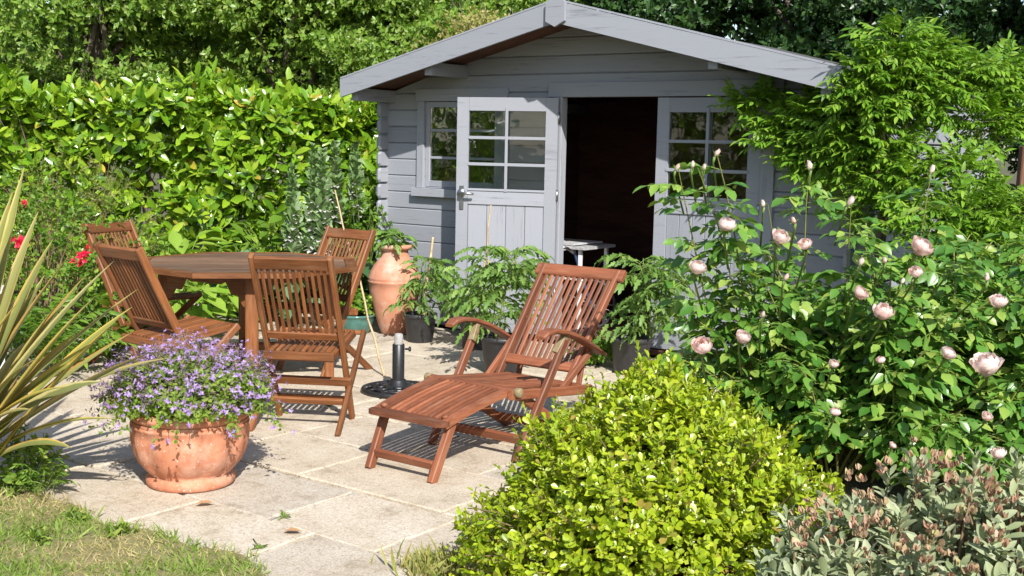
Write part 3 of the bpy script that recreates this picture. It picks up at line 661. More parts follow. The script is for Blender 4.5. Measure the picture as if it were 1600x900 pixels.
for i in range(11):
    x = -.172 + .344 * i / 10; ys = np.linspace(.083, .51, 6); V = []; Fc = []
    for y in ys: V += [(x - .0098, y, zf(y) - .006), (x + .0098, y, zf(y) - .006), (x + .0098, y, zf(y) + .008), (x + .005, y, zf(y) + .012), (x - .005, y, zf(y) + .012), (x - .0098, y, zf(y) + .008)]
    for k in range(5): Fc += [(k * 6 + a, k * 6 + (a + 1) % 6, k * 6 + 6 + (a + 1) % 6, k * 6 + 6 + a) for a in range(6)]
    Fc += [tuple(range(5, -1, -1)), tuple(range(30, 36))]
    link('footrest_slat', mesh('footrest_slat', [(v[1], -v[0], v[2]) for v in V], [f[::-1] for f in Fc]), sl, TEAKL, Matrix.Rotation(math.pi / 2, 4, 'Z'))
bar('footrest_stretcher', (-.18, .028, .075), (.18, .028, .075), .022, .045, TEAKL, sl, (0, -.4, 1), .004)
hg = bar('hinge_rail', (-.272, .535, .352), (.272, .535, .352), .042, .036, TEAKL, sl, (0, 0, 1), .009)
for s in (-1, 1): tube('end_cap', [(s * .268, .535, .352), (s * .273, .535, .352), (s * .30, .535, .352), (s * .305, .535, .352)], [.018, .024, .024, .018], BRASS, sl, 16)
for i in range(11):
    x = -.2 + .4 * i / 10; V = []
    for k, (y, z) in enumerate(((.56, .358), (.75, .338), (.92, .315), (1.10, .295))): pass
    bar('seat_slat', (x, .56, .36), (x, 1.12, .298), .025, .016, TEAKL, sl, (0, 0, 1), .004)
bar('seat_rear_rail', (-.248, 1.135, .283), (.248, 1.135, .283), .03, .036, TEAKL, sl)
bu = Vector((0, .493, .61)).normalized(); bn = Vector((0, -bu.z, bu.y)); B0 = Vector((0, 1.015, .262))
bp = lambda x, d: Vector((x, 0, 0)) + B0 + bu * d
bar('back_lower_rail', bp(-.225, .16), bp(.225, .16), .055, .022, TEAKL, sl, bn, .004)
bar('back_top_rail', bp(-.29, .755), bp(.29, .755), .075, .03, TEAKL, sl, bn, .007)
for i in range(12):
    f = -1 + 2 * (i + .5) / 12; bar('back_slat', bp(f * .208, .186), bp(f * .228, .72), .022, .013, TEAKL, sl, bn, .004)
bar('stretcher', (-.262, .60, .10), (.262, .60, .10), .022, .05, TEAKL, sl, (0, -.4, 1)); bar('stretcher', (-.22, 1.06, .07), (.22, 1.06, .07), .022, .045, TEAKL, sl)
bar('back_prop', (-.2, 1.29, .60), (-.2, 1.20, .275), .02, .03, TEAKL, sl, (1, 0, 0)); bar('back_prop', (.2, 1.29, .60), (.2, 1.20, .275), .02, .03, TEAKL, sl, (1, 0, 0))

# parasol base
pb = thing('parasol_base', 'black cast iron parasol base with a short upright tube on the paving', 'parasol base', (-.70, 7.29, 0))
ring = lambda r, z, k=.016: ([(r * math.cos(a), r * math.sin(a), z) for a in np.linspace(0, 2 * math.pi, 41)], k)
V = []; Fc = []
lathe('plate', [(.05, .012), (.12, .016), (.21, .008), (.225, .0), (.05, .0)], IRON, pb, 48)
tubes('rim', [ring(.218, .016, .016), ring(.15, .024, .01), ring(.075, .034, .014)], IRON, pb, 8)
for i in range(10):
    a = 2 * math.pi * i / 10; ca, sa = math.cos(a), math.sin(a); P = []
    for s in np.linspace(0, 1, 9):
        r = .075 + .132 * s; o = .032 * math.sin(s * 6.28); P.append((r * ca - o * sa, r * sa + o * ca, .036 - .016 * s))
    tube('scroll', P, .010, IRON, pb, 6)
lathe('collar', [(.09, .012), (.085, .035), (.058, .05), (.05, .075), (.044, .08)], IRON, pb, 24)
lathe('tube', [(.038, .03), (.038, .30), (.034, .304), (.031, .304)], IRON, pb, 24)
lathe('inner_tube', [(.027, .28), (.027, .36), (.025, .364), (.022, .368), (.022, .33)], plain('grey_plastic', (.33, .32, .3), .6), pb, 20)
V, Fc = tube_data([(.04, .0, .272), (.062, 0, .272), (.064, 0, .272), (.078, 0, .272)], [.006, .006, .016, .014], 12); link('knob', mesh('knob', V, Fc, True), pb, IRON)

# leaning bamboo cane
def cane(label, p0, p1, r, group='bamboo canes'):
    c = plant('bamboo_cane', label, 'cane', p0, group); p0 = np.array(p0); p1 = np.array(p1); P = []; R = []
    rg = np.random.default_rng(int(abs(p1[0]) * 1000)); m = max(4, int(np.linalg.norm(p1 - p0) / .13))
    for i in range(m + 1):
        f = i / m; q = p0 + (p1 - p0) * f + rg.normal(size=3) * .004
        for d, k in ((-.006, 1), (0, 1.22), (.006, 1)): P.append(q + (p1 - p0) / np.linalg.norm(p1 - p0) * d); R.append(r * k * (1.15 - .45 * f))
    tube('stalk', P, R, BAMBOO, c, 8); return c
ct = atY(523, 298, 8.32); cane('long thin bamboo cane leaning over the chair beyond the table', at(601, 590), ct, .0075)

# ================================================================ POTS
def fluted(a, r, z): return r * (1 + (-.055 * abs(math.cos(a * 6)) ** 4 if .06 < z < .24 else 0))
pt = thing('terracotta_pot', 'large round terracotta pot with a rolled rim on the front paving', 'pot', (-1.44, 5.235, 0))
def pot_mat():
    m, t, p, o = nt('terracotta_weathered'); tc = t.nodes.new('ShaderNodeTexCoord'); v = tc.outputs['Object']
    n1 = noise(t, v, 14, 6, .65); n2 = noise(t, mapping(t, v, (1, 1, .7)), 6, 6, .7); n3 = noise(t, v, 70, 3, .6)
    a = ramp(t, [(.33, .115, .058), (.47, .18, .095), (.56, .245, .145)], [.28, .5, .75]); t.links.new(n1.outputs[0], a.inputs[0])
    f = ramp(t, [(0, 0, 0), (.6, .6, .6)], [.5, .72]); t.links.new(n2.outputs[0], f.inputs[0]); c = mixc(t, a.outputs[0], (.66, .47, .36), f.outputs[0])
    f3 = ramp(t, [(0, 0, 0), (.7, .7, .7)], [.64, .70]); t.links.new(n3.outputs[0], f3.inputs[0]); c = mixc(t, c, (.72, .66, .58), f3.outputs[0])
    t.links.new(c, p.inputs['Base Color']); p.inputs['Roughness'].default_value = .85; bump(t, n1.outputs[0], p, .25, .006); return m
TERP = pot_mat()
lathe('body', [(.02, .008), (.185, .0), (.196, .008), (.198, .03), (.19, .045), (.176, .052), (.196, .07), (.228, .105), (.248, .15), (.259, .195), (.263, .235), (.258, .272), (.262, .276), (.262, .286), (.256, .289), (.26, .293), (.257, .303)], TERP, pt, 72, fluted)
lathe('rim', [(.252, .302), (.258, .308), (.268, .318), (.272, .333), (.268, .348), (.26, .356), (.25, .356), (.242, .348), (.24, .32), (.2, .30)], TERP, pt, 72)
lathe('soil', [(.001, .325), (.12, .328), (.243, .318)], SOIL, pt, 36)
ur = thing('terracotta_urn', 'tall narrow-necked terracotta urn standing at the corner of the summer house', 'urn', (-.955, 9.56, 0))
lathe('body', [(.02, .0), (.10, .0), (.105, .012), (.125, .06), (.16, .16), (.19, .27), (.207, .37), (.21, .42), (.217, .428), (.217, .44), (.209, .446), (.216, .455), (.212, .466), (.198, .51), (.168, .565), (.132, .61), (.112, .65), (.106, .68)], TERRAU, ur, 48)
lathe('rim', [(.106, .679), (.114, .69), (.137, .70), (.142, .714), (.137, .728), (.122, .733), (.108, .728), (.104, .70), (.1, .66)], TERRAU, ur, 48)
lathe('soil', [(.001, .70), (.107, .695)], SOIL, ur, 24)
def nursery_pot(label, c, r, h):
    o = thing('plant_pot', label, 'pot', (c[0], c[1], 0), 0, 'black plastic tomato pots by the wall')
    lathe('body', [(.02, .004), (r * .74, 0), (r * .78, .006), (r * .97, h - .03), (r * .985, h - .028)], BLACKP, o, 36)
    lathe('rim', [(r * .985, h - .03), (r * 1.05, h - .026), (r * 1.05, h), (r * .99, h), (r * .95, h - .04)], BLACKP, o, 36)
    lathe('soil', [(.001, h - .02), (r * .96, h - .028)], SOIL, o, 24); return o
pots = [((-.715, 9.20), .128, .225), ((-.27, 8.93), .125, .22), ((-.055, 7.96), .15, .26), ((.83, 8.10), .142, .25)]
for (c, r, h), lb in zip(pots, ('black plastic pot right beside the terracotta urn', 'black plastic pot at the foot of the open door', 'black plastic pot directly behind the lounger seat', 'black plastic pot in front of the closed door, right of the lounger')):
    nursery_pot(lb, c, r, h)
gp = thing('glazed_pot', 'small green glazed pot on the paving between chair and urn', 'pot', (-1.27, 9.55, 0))
lathe('body', [(.02, 0), (.10, 0), (.105, .01), (.135, .06), (.15, .11), (.152, .135), (.16, .14), (.165, .15), (.16, .16), (.145, .158), (.14, .13)], GLAZE, gp, 36); lathe('soil', [(.001, .14), (.145, .14)], SOIL, gp, 24)
tp = thing('glazed_pot', 'teal glazed pot seen under the table at the back of the paving', 'pot', (*at(363, 490)[:2], 0))
lathe('body', [(.02, 0), (.13, 0), (.135, .01), (.165, .12), (.185, .24), (.195, .25), (.195, .27), (.18, .27), (.175, .24)], TEAL, tp, 36); lathe('soil', [(.001, .25), (.18, .25)], SOIL, tp, 24)

# white garden chair mostly out of frame at the left
wc = thing('plastic_chair', 'white plastic garden chair half hidden behind the spiky leaves', 'chair', (*at(-66, 628)[:2], 0), math.radians(205))
for x in (-.24, .24):
    bar('leg', (x, -.22, 0), (x * .92, -.2, .42), .05, .04, WHITE, wc, (0, 1, 0), .01); bar('leg', (x, .26, 0), (x * .92, .2, .42), .05, .04, WHITE, wc, (0, 1, 0), .01)
    bar('arm', (x * 1.12, -.2, .64), (x * 1.12, .24, .66), .06, .025, WHITE, wc, (0, 0, 1), .01); bar('arm_support', (x * 1.1, .2, .42), (x * 1.12, .22, .645), .04, .03, WHITE, wc, (0, 1, 0), .008)
box('seat', (-.25, -.22, .41), (.25, .25, .435), WHITE, wc, .01)
for i in range(6): x = -.2 + .08 * i; bar('back_slat', (x, -.22, .43), (x * 1.1, -.34, .84), .05, .02, WHITE, wc, (0, 1, 0), .008)
bar('back_rail', (-.27, -.342, .85), (.27, -.342, .85), .03, .07, WHITE, wc, (0, 0, 1), .012)
# rusty post at the far right
wp = thing('fence_post', 'weathered brown timber post between the climbing plants at the right edge', 'post', (*atY(1592, 300, 8.6)[:2], 0))
bar('post', (0, 0, 0), (0.03, 0, 1.62), .075, .075, wood('post_wood', [(.10, .05, .03), (.17, .085, .05), (.24, .14, .09)], .8), wp, (0, 1, 0), .008)
tubes('wire', [([(0.02, -.04, 1.3), (-.5, .0, 1.05)], .004)], STEEL, wp)

# ================================================================ PLANTS
UP = np.array([0, 0, 1.])
LAUREL = leafmat('laurel_leaf', [(.10, .22, .012), (.18, .34, .018), (.28, .43, .026), (.12, .26, .014), (.22, .38, .022), (.36, .47, .045), (.06, .16, .012), (.16, .30, .02), (.50, .34, .05)], .26, .24, .8, pos=[0, .15, .3, .45, .6, .75, .88, .975, 1.])
LIME = leafmat('lime_box_leaf', [(.21, .32, .012), (.34, .44, .018), (.44, .52, .025), (.26, .38, .015), (.46, .50, .05), (.15, .25, .01), (.42, .28, .07)], .32, .3, .6, pos=[0, .2, .4, .6, .84, .96, 1.])
TREEG = leafmat('tree_leaf', [(.11, .22, .025), (.19, .33, .04), (.27, .40, .06), (.13, .25, .03), (.34, .42, .11)], .38, .4, .5)
TREED = leafmat('dark_tree_leaf', [(.02, .06, .018), (.04, .095, .025), (.06, .13, .03), (.03, .075, .02), (.08, .15, .04)], .25, .35, .4)
VARI = leafmat('variegated_leaf', [(.30, .30, .08), (.42, .38, .14), (.2, .24, .05), (.5, .44, .2)], .35, .5, .3)
ROSEL = leafmat('rose_leaf', [(.06, .17, .025), (.10, .24, .034), (.16, .31, .048), (.075, .19, .028), (.24, .38, .065), (.30, .38, .08)], .3, .33, .55)
WIST = leafmat('wisteria_leaf', [(.09, .21, .018), (.15, .31, .024), (.23, .40, .032), (.11, .25, .02), (.29, .43, .055)], .36, .45, .35)
TOMA = leafmat('tomato_leaf', [(.09, .19, .035), (.14, .26, .05), (.20, .33, .075), (.11, .22, .04), (.28, .40, .10)], .35, .5, .35)
HERB = leafmat('bed_leaf', [(.06, .15, .015), (.12, .24, .02), (.18, .31, .03), (.09, .19, .02), (.26, .38, .05)], .38, .45, .4)
DEEP = leafmat('deep_green_leaf', [(.03, .08, .02), (.05, .12, .03), (.08, .17, .04), (.04, .10, .025)], .25, .3, .55)
SAGE = leafmat('grey_sage_leaf', [(.28, .33, .17), (.38, .42, .25), (.22, .27, .13), (.34, .38, .20), (.46, .48, .32)], .22, .7, .2, (1.1, 1.15, .8))
CAMPL = leafmat('campanula_leaf', [(.12, .22, .03), (.22, .34, .05), (.3, .38, .07), (.16, .27, .04)], .4, .5, .3)
PURP = leafmat('campanula_petal', [(.29, .18, .42), (.40, .28, .54), (.48, .38, .60), (.26, .15, .36), (.37, .22, .37)], .3, .6, .2, (1, 1, 1.1))
MAUVE = leafmat('faded_calyx', [(.26, .14, .17), (.36, .22, .27), (.30, .24, .14), (.42, .31, .37)], .2, .7, .2, (1, 1, 1))
PINK = leafmat('rose_petal', [(.90, .76, .70), (.92, .82, .78), (.90, .66, .60), (.93, .87, .84)], .45, .5, .3, (1.05, .9, .8))
RED = leafmat('red_petal', [(.55, .01, .03), (.7, .02, .06), (.6, .02, .10)], .25, .45, .3, (1.1, .8, .8))
BROWN = leafmat('brown_capsule', [(.36, .19, .12), (.46, .27, .18), (.38, .28, .15), (.54, .36, .27), (.40, .38, .16)], .15, .75, .2, (1, 1, 1))
WHITEP = leafmat('white_petal', [(.72, .70, .66), (.78, .76, .74), (.66, .62, .60)], .3, .6, .2, (1, 1, 1))
YELL = leafmat('yellow_petal', [(.75, .55, .02), (.8, .62, .04)], .3, .5, .2, (1, 1, .6))

# ---- laurel hedge
rng = np.random.default_rng(21)
H0, H1 = np.array([-8.2, 11.0, 0]), np.array([-.1, 11.95, 0]); hd = unit(H1 - H0); hn = np.array([hd[1], -hd[0], 0])
hl = np.linalg.norm(H1 - H0)
hedge = plant('laurel_hedge', 'tall glossy laurel hedge behind the table, left of the summer house', 'hedge', (H0 + H1) / 2)
n = 5200; l_ = rng.random(n) * hl; top = rng.random(n) < .28; hz = np.where(top, 1.85 + rng.normal(size=n) * .08, 1.9 * (1 - rng.random(n) ** 1.6 * .95))
bumpf = .10 * np.sin(l_ * 1.9 + hz * 2.2) + .10 * np.sin(l_ * 4.3 - hz * 3.7 + 1) + .08 * np.sin(l_ * 9 + hz * 7)
dd = np.where(top, -rng.random(n) * .8, bumpf - rng.random(n) ** 1.3 * .4)
hz = hz + np.where(top, .10 * np.sin(l_ * 2.7) + .06 * np.sin(l_ * 6.1 + 2), 0)
P = H0 + hd * l_[:, None] + hn * dd[:, None] + UP * hz[:, None]
D = hn * np.where(top, .25, .8)[:, None] + UP * np.where(top, 1., .55)[:, None] + rng.normal(size=(n, 3)) * .42
L = Leaves(); shoots(L, P, D, 7, .145, .92, .10, rng, .24, .8)
foliage(hedge, L, T_LANCE, LAUREL, rng, 300)
lines = []
for i in range(70):
    x = rng.random() * hl; b = H0 + hd * x - hn * .35; lines.append(([b, b + hd * rng.normal() * .2 + UP * .9, b + hd * rng.normal() * .4 + hn * .3 * rng.random() + UP * 1.8], [.022, .015, .006]))
tubes('stems', lines, BARK, hedge, 5)

# ---- trees
def tree(name, label, base, h, crown, nclump, per, mat, lsize, rng, k=6, tpl=T_SIMPLE, cr_=.5, trunk_r=.13, group='trees behind the hedge and the summer house', zmin=.9):
    t = plant(name, label, 'tree', base, group); base = np.array(base, float); c0 = np.array(crown[0]); r0 = np.array(crown[1])
    d = rdir(rng, nclump) * (rng.random(nclump) ** .45)[:, None]; C = c0 + d * r0
    C[:, 2] = np.maximum(C[:, 2], zmin)
    L = Leaves(); m = nclump * per
    ci = rng.integers(0, nclump, m); dd = rdir(rng, m); dd[:, 2] = dd[:, 2] * .7 + .1
    rad = cr_ * (rng.random(m) ** .4) * (.6 + .8 * rng.random(nclump))[ci]
    P = C[ci] + dd * rad[:, None] * np.array([1.2, 1.2, .7]); out = unit(dd + unit(P - c0) * .5 + UP * .25 + rng.normal(size=(m, 3)) * .35)
    shoots(L, P, out, k, lsize, 1.0, lsize * .8, rng, .25)
    foliage(t, L, tpl, mat, rng, 0, massname='crown')
    P = [base, base + np.array([.06, .03, h * .18]), base + (c0 - base) * .45 + np.array([.1, 0, 0]), c0 + UP * r0[2] * .3]
    tr = tube('trunk', P, [trunk_r * 1.25, trunk_r, trunk_r * .75, trunk_r * .25], BARK, t, 10)
    for i in range(min(nclump, 26)):
        e = C[i]; f = .25 + .6 * rng.random(); s = base + (c0 - base) * f; mid = (s + e) / 2 + rng.normal(size=3) * .25 + UP * .1
        V, Fc = tube_data([s, mid * .6 + s * .4, mid * .5 + e * .5, e, e + (e - mid) * .35], [trunk_r * .38, trunk_r * .3, trunk_r * .2, trunk_r * .1, .006], 6)
        o = link('branch', mesh('branch', V, Fc, True), t, BARK)
        o.parent = tr; o.matrix_parent_inverse = Matrix.Identity(4)
    return t
rng = np.random.default_rng(33)
tree('broad_tree', 'broad leafy tree rising over the middle of the hedge', (-2.7, 14.6, 0), 5, ((-2.7, 14.6, 3.9), (2.0, 1.6, 2.1)), 120, 110, TREEG, .082, rng)
tree('broad_tree', 'leafy tree over the far left of the hedge with sky beside it', (-5.3, 14.2, 0), 5, ((-4.75, 14.2, 3.7), (1.75, 1.5, 2.0)), 90, 100, TREEG, .082, rng)
tree('broad_tree', 'leafy tree directly left of the summer house roof', (-.9, 14.2, 0), 5, ((-1.1, 14.2, 3.5), (1.5, 1.3, 1.8)), 95, 110, TREEG, .075, rng)
tree('variegated_tree', 'pale yellow variegated tree showing over the roof left of the ridge', (-.30, 12.35, 0), 3, ((-.30, 12.35, 2.35), (.62, .45, .62)), 34, 85, VARI, .05, rng, cr_=.3, trunk_r=.06, group=None)
tree('dark_tree', 'dark evergreen tree behind the ridge of the summer house', (2.2, 17.5, 0), 6, ((2.0, 17.5, 3.8), (2.6, 1.8, 2.6)), 85, 75, TREED, .12, rng)
tree('dark_tree', 'dark evergreen tree behind the right roof slope', (4.2, 15.3, 0), 6, ((4.4, 15.3, 3.3), (1.9, 1.6, 2.5)), 90, 80, TREED, .11, rng, zmin=.5)
tree('dark_tree', 'dark evergreen tree at the right edge behind the climber', (6.6, 14.0, 0), 6, ((6.6, 14.0, 2.9), (2.0, 1.6, 2.7)), 95, 80, TREED, .11, rng, zmin=.4)
tree('far_tree', 'distant mid green tree glimpsed through gaps above the roof', (.2, 22, 0), 7, ((.2, 22, 3.2), (3.2, 2, 2.4)), 60, 70, TREEG, .14, rng, trunk_r=.2)
tree('far_tree', 'distant tree low behind the middle of the hedge', (-4.4, 18, 0), 5, ((-4.4, 18, 2.7), (2.6, 1.4, 1.3)), 60, 75, TREEG, .12, rng, trunk_r=.15)
tree('far_tree', 'distant dark tree low behind the hedge at the far left', (-8.5, 19, 0), 6, ((-8.0, 19, 2.6), (2.6, 2, 1.7)), 50, 70, TREED, .14, rng, trunk_r=.2)

# ---- lime green box shrub in the foreground
rng = np.random.default_rng(41)
bxs = plant('box_shrub', 'rounded lime green box shrub in the foreground before the lounger', 'shrub', (.43, 3.95, 0))
P, D, kk = dome(rng, 4300, (0, 0, 0), (.63, .58, .56), -.35, .38)
zn = np.clip(P[:, 2] / .56, -.4, 1); P[:, :2] *= (1 - .30 * zn)[:, None]; P += np.array([.525, 3.96, .20])
D = unit(D + UP * .5 + rng.normal(size=D.shape) * .3)
L = Leaves(); shoots(L, P, D, 9, .031, .95, .05, rng, .24, .6)
xs = rng.random(len(P)) < .13                                           # longer shoots stand out of the outline
xl = (.03 + .05 * rng.random((xs.sum(), 1))); shoots(L, P[xs] + D[xs] * xl, D[xs], 9, .022, .9, .07, rng, .25, .6); lines = [([P[i], P[i] + D[i] * .07], .0016) for i in np.where(xs)[0]]
foliage(bxs, L, T_OBOV, LIME, rng, 300)
for i in range(0, len(P), 6): c = np.array([.525, 3.96, .08]); lines.append(([c + (P[i] - c) * .25, c + (P[i] - c) * .65 + rng.normal(size=3) * .02, P[i] + D[i] * .02], [.008, .005, .002]))
tubes('twigs', lines, TWIG, bxs, 4)

# ---- phormium: every sword leaf is a part
rng = np.random.default_rng(52)
def sword_mat():
    m, t, p, o = nt('phormium_leaf'); at_ = t.nodes.new('ShaderNodeAttribute'); at_.attribute_name = 'rnd'; oi = t.nodes.new('ShaderNodeObjectInfo')
    mid = ramp(t, [(.22, .25, .06), (.29, .29, .075), (.19, .22, .07), (.33, .31, .10), (.17, .19, .06)]); t.links.new(oi.outputs['Random'], mid.inputs[0])
    edge = ramp(t, [(.50, .34, .05), (.52, .42, .13), (.40, .19, .04), (.50, .44, .18)]); t.links.new(oi.outputs['Random'], edge.inputs[0])
    tc = t.nodes.new('ShaderNodeTexCoord'); n = noise(t, tc.outputs['Object'], 14, 4, .7)
    ad = t.nodes.new('ShaderNodeMath'); ad.operation = 'MULTIPLY_ADD'; t.links.new(n.outputs[0], ad.inputs[0]); ad.inputs[1].default_value = .45; t.links.new(at_.outputs['Fac'], ad.inputs[2])
    f = ramp(t, [(0, 0, 0), (1, 1, 1)], [.78, .98]); t.links.new(ad.outputs[0], f.inputs[0]); c = mixc(t, mid.outputs[0], edge.outputs[0], f.outputs[0])
    t.links.new(c, p.inputs['Base Color']); p.inputs['Roughness'].default_value = .4
    tr = t.nodes.new('ShaderNodeBsdfTranslucent'); t.links.new(c, tr.inputs['Color']); mx = t.nodes.new('ShaderNodeMixShader'); mx.inputs[0].default_value = .22
    t.links.new(p.outputs[0], mx.inputs[1]); t.links.new(tr.outputs[0], mx.inputs[2]); t.links.new(mx.outputs[0], o.inputs['Surface']); return m
SWORD = sword_mat()
PB = np.array([-2.46, 5.02, 0])
ph_ = plant('phormium', 'spiky phormium with yellow and bronze striped sword leaves at the left edge', 'plant', PB)
def sword(tip, width, sag, root):
    root = np.array(root); tip = np.array(tip); V = []; a_ = []; Fc = []; m = 12
    ctrl = (root * .45 + tip * .55) + UP * sag
    tw = rng.normal() * .35; ln = np.linalg.norm(tip - root)
    for i in range(m + 1):
        f = i / m; p = root * (1 - f) ** 2 + 2 * ctrl * f * (1 - f) + tip * f * f; tg = unit(2 * (ctrl - root) * (1 - f) + 2 * (tip - ctrl) * f)
        s = unit(np.cross(tg, UP + np.array([0, -.35, 0]))); u = np.cross(s, tg); a = tw * f; s, u = s * math.cos(a) + u * math.sin(a), u * math.cos(a) - s * math.sin(a)
        w = width * (.55 + .9 * f if f < .4 else .91 if f < .6 else .91 * (1 - ((f - .6) / .4) ** 1.6)) * .5 + .0012
        V += [p + s * w + u * w * .38, p + s * w * .5 + u * w * .15, p, p - s * w * .5 + u * w * .15, p - s * w + u * w * .38]; a_ += [1, .45, .1, .45, 1]
    for i in range(m): Fc += [(i * 5 + j, i * 5 + j + 1, i * 5 + j + 6, i * 5 + j + 5) for j in range(4)]
    me = mesh('leaf', V, Fc, True); q = me.attributes.new('rnd', 'FLOAT', 'POINT'); q.data.foreach_set('value', np.array(a_, np.float32)); return link('leaf', me, ph_, SWORD)
tips = [(178, 408, 5.0, .055), (150, 462, 4.9, .06), (115, 392, 5.1, .05), (206, 480, 5.1, .035), (160, 528, 4.8, .07), (186, 498, 4.75, .07), (215, 452, 5.3, .02), (84, 372, 5.2, .05), (60, 330, 5.2, .05), (38, 262, 5.3, .055),
        (20, 300, 5.1, .05), (236, 551, 4.85, .06), (262, 560, 4.9, .05), (182, 655, 4.75, .045), (112, 700, 4.7, .05), (160, 596, 4.6, .07), (120, 520, 5.0, .06), (95, 470, 5.1, .06), (70, 430, 5.2, .055), (10, 380, 5.0, .06),
        (140, 560, 4.8, .06), (60, 560, 4.65, .06), (30, 470, 4.8, .06), (-30, 300, 5.0, .06), (-60, 420, 4.9, .06), (-20, 250, 5.2, .06), (100, 605, 4.6, .05), (205, 520, 5.0, .04), (132, 432, 5.15, .05), (48, 640, 4.6, .055)]
for (x, y, Y, w_) in tips:
    root = PB + np.array([rng.normal() * .06, rng.normal() * .06, .03]); sword(atY(x, y, Y), w_ * 1.2 + .008, .05 + .05 * rng.random() if y < 560 else .16, root)
for i in range(12):
    a = rng.random() * 6.28; r = .5 + .5 * rng.random(); sword(PB + np.array([math.cos(a) * r - .25, math.sin(a) * r * .7, .5 + .75 * rng.random()]), .075 + .03 * rng.random(), .08, PB + np.array([rng.normal() * .08, rng.normal() * .08, .02]))

# ---- campanula in the big pot
rng = np.random.default_rng(61)
cp = plant('campanula', 'purple flowering campanula spilling over the large terracotta pot', 'plant', (-1.44, 5.235, .33))
C0 = np.array([-1.44, 5.235, .38])
P, D, kk = dome(rng, 1500, C0, (.35, .32, .19), -.15, .45); D = unit(D + UP * .3 + rng.normal(size=D.shape) * .4); P[:, 2] = np.maximum(P[:, 2], .345 + .02 * rng.random(len(P)))
L = Leaves(); shoots(L, P, D, 5, .030, 1.05, .03, rng, .3); 
# trailing side shoots
tr_ = []
for i in range(30):
    a = rng.random() * 6.28 if i > 12 else rng.uniform(2.2, 4.4) if i > 5 else rng.uniform(-.9, .3); r0 = .25; ln = .10 + .14 * rng.random()
    for s in np.linspace(0, 1, 9): r = r0 + ln * s; tr_.append(C0 + np.array([math.cos(a) * r, math.sin(a) * r, .03 + .06 * s - .16 * s * s + rng.normal() * .01]))
tr_ = np.array(tr_); shoots(L, tr_, unit(tr_ - C0 + rng.normal(size=tr_.shape) * .1), 3, .022, 1.0, .03, rng, .3)
foliage(cp, L, T_OVATE, CAMPL, rng, 0)
P2, D2, k2 = dome(rng, 1050, C0 + np.array([0, 0, .03]), (.40, .36, .255), -.1, .45)
P2 = np.concatenate([P2, tr_[::2] + rng.normal(size=tr_[::2].shape) * .02]); D2 = np.concatenate([D2, unit(rng.normal(size=tr_[::2].shape) + np.array([0, -.5, .6]))])
L = Leaves(); D2 = unit(D2 + UP * .3 + np.array([0, -.35, 0]) + rng.normal(size=D2.shape) * .4); P2 = P2 + rng.normal(size=P2.shape) * .018; shoots(L, P2, D2, 5, .0165, 1.25, .0, rng, .12, .2)
foliage(cp, L, template([(0, .10), (.5, .27), (1, 0)], .2, .12), PURP, rng, 0, massname='flowers')
P3, D3, k3 = dome(rng, 2300, C0 + np.array([0, 0, .04]), (.38, .35, .245), -.05, .35); L = Leaves(); shoots(L, P3, unit(D3 + rng.normal(size=D3.shape) * .6), 4, .016, .5, .012, rng, .3)
foliage(cp, L, T_STRAP, MAUVE, rng, 0, massname='calyces')
lines = [([C0 + (p - C0) * .35 - UP * .02, C0 + (p - C0) * .7 + rng.normal(size=3) * .01, p], .0018) for p in P2[::3]]
tubes('stems', lines, RSTEM, cp, 3)

# ---- tomatoes and small pot plants
def tomato(label, base, z0, h, spread, n, rng, stake=None, lmat=TOMA, yellow=6):
    t = plant('tomato_plant', label, 'plant', (base[0], base[1], z0), 'tomato plants in pots'); b = np.array([base[0], base[1], z0]); lines = []; L = Leaves()
    ns = 4; stems = []
    for i in range(ns):
        a = rng.random() * 6.28; tip = b + np.array([math.cos(a) * spread * .4, math.sin(a) * spread * .4, h * (.75 + .25 * rng.random())]); mid = (b + tip) / 2 + rng.normal(size=3) * .03; stems.append((b, mid, tip)); lines.append(([b, mid, tip], [.007, .006, .003]))
    P = []; A = []
    for i in range(n):
        s = stems[i % ns]; f = .12 + .88 * rng.random() ** .8; q = s[0] * (1 - f) ** 2 + 2 * s[1] * f * (1 - f) + s[2] * f * f; a = rng.random() * 6.28
        P.append(q); A.append([math.cos(a), math.sin(a), .35 + .5 * f])
    P = np.array(P); A = np.array(A); compound(L, P, A, np.tile(UP, (n, 1)), spread * (.6 + .5 * rng.random(n)), 4, .072, rng, .55, .95, lines)
    foliage(t, L, T_TOM, lmat, rng, 60); tubes('stems', lines, GSTEM, t, 4)
    if yellow:
        q = P[rng.integers(0, n, yellow)] + rng.normal(size=(yellow, 3)) * .04 + UP * .04; L = Leaves(); shoots(L, q, rdir(rng, yellow) + np.array([0, -1, 0]), 5, .018, 1.2, 0, rng); foliage(t, L, T_NARROW, YELL, rng, 0, massname='flowers')
    return t
rng = np.random.default_rng(71)
tomato('tomato plant in the black pot right beside the terracotta urn', pots[0][0], .2, .46, .30, 42, rng, yellow=0)
tomato('tomato plant growing in front of the open door leaf', pots[1][0], .2, .42, .26, 38, rng, yellow=4)
tomato('large tomato plant with yellow flowers directly behind the lounger', (pots[2][0][0] - .05, pots[2][0][1]), .23, .68, .36, 86, rng, yellow=10)
tomato('tomato plant to the right of the lounger backrest, in front of the closed door', (pots[3][0][0] + .13, pots[3][0][1]), .22, .6, .36, 92, rng, yellow=0)
tomato('young tomato plant growing out of the terracotta urn', (-.955, 9.56), .70, .16, .16, 22, rng, yellow=0)
cane('bamboo cane standing beside the tomato plant next to the urn', (-.70, 9.21, .19), (*atY(676, 372, 9.2)[:2], atY(676, 372, 9.2)[2]), .012)
cane('bamboo cane standing in front of the open door panel', (-.25, 8.93, .19), atY(767, 322, 8.95), .008)
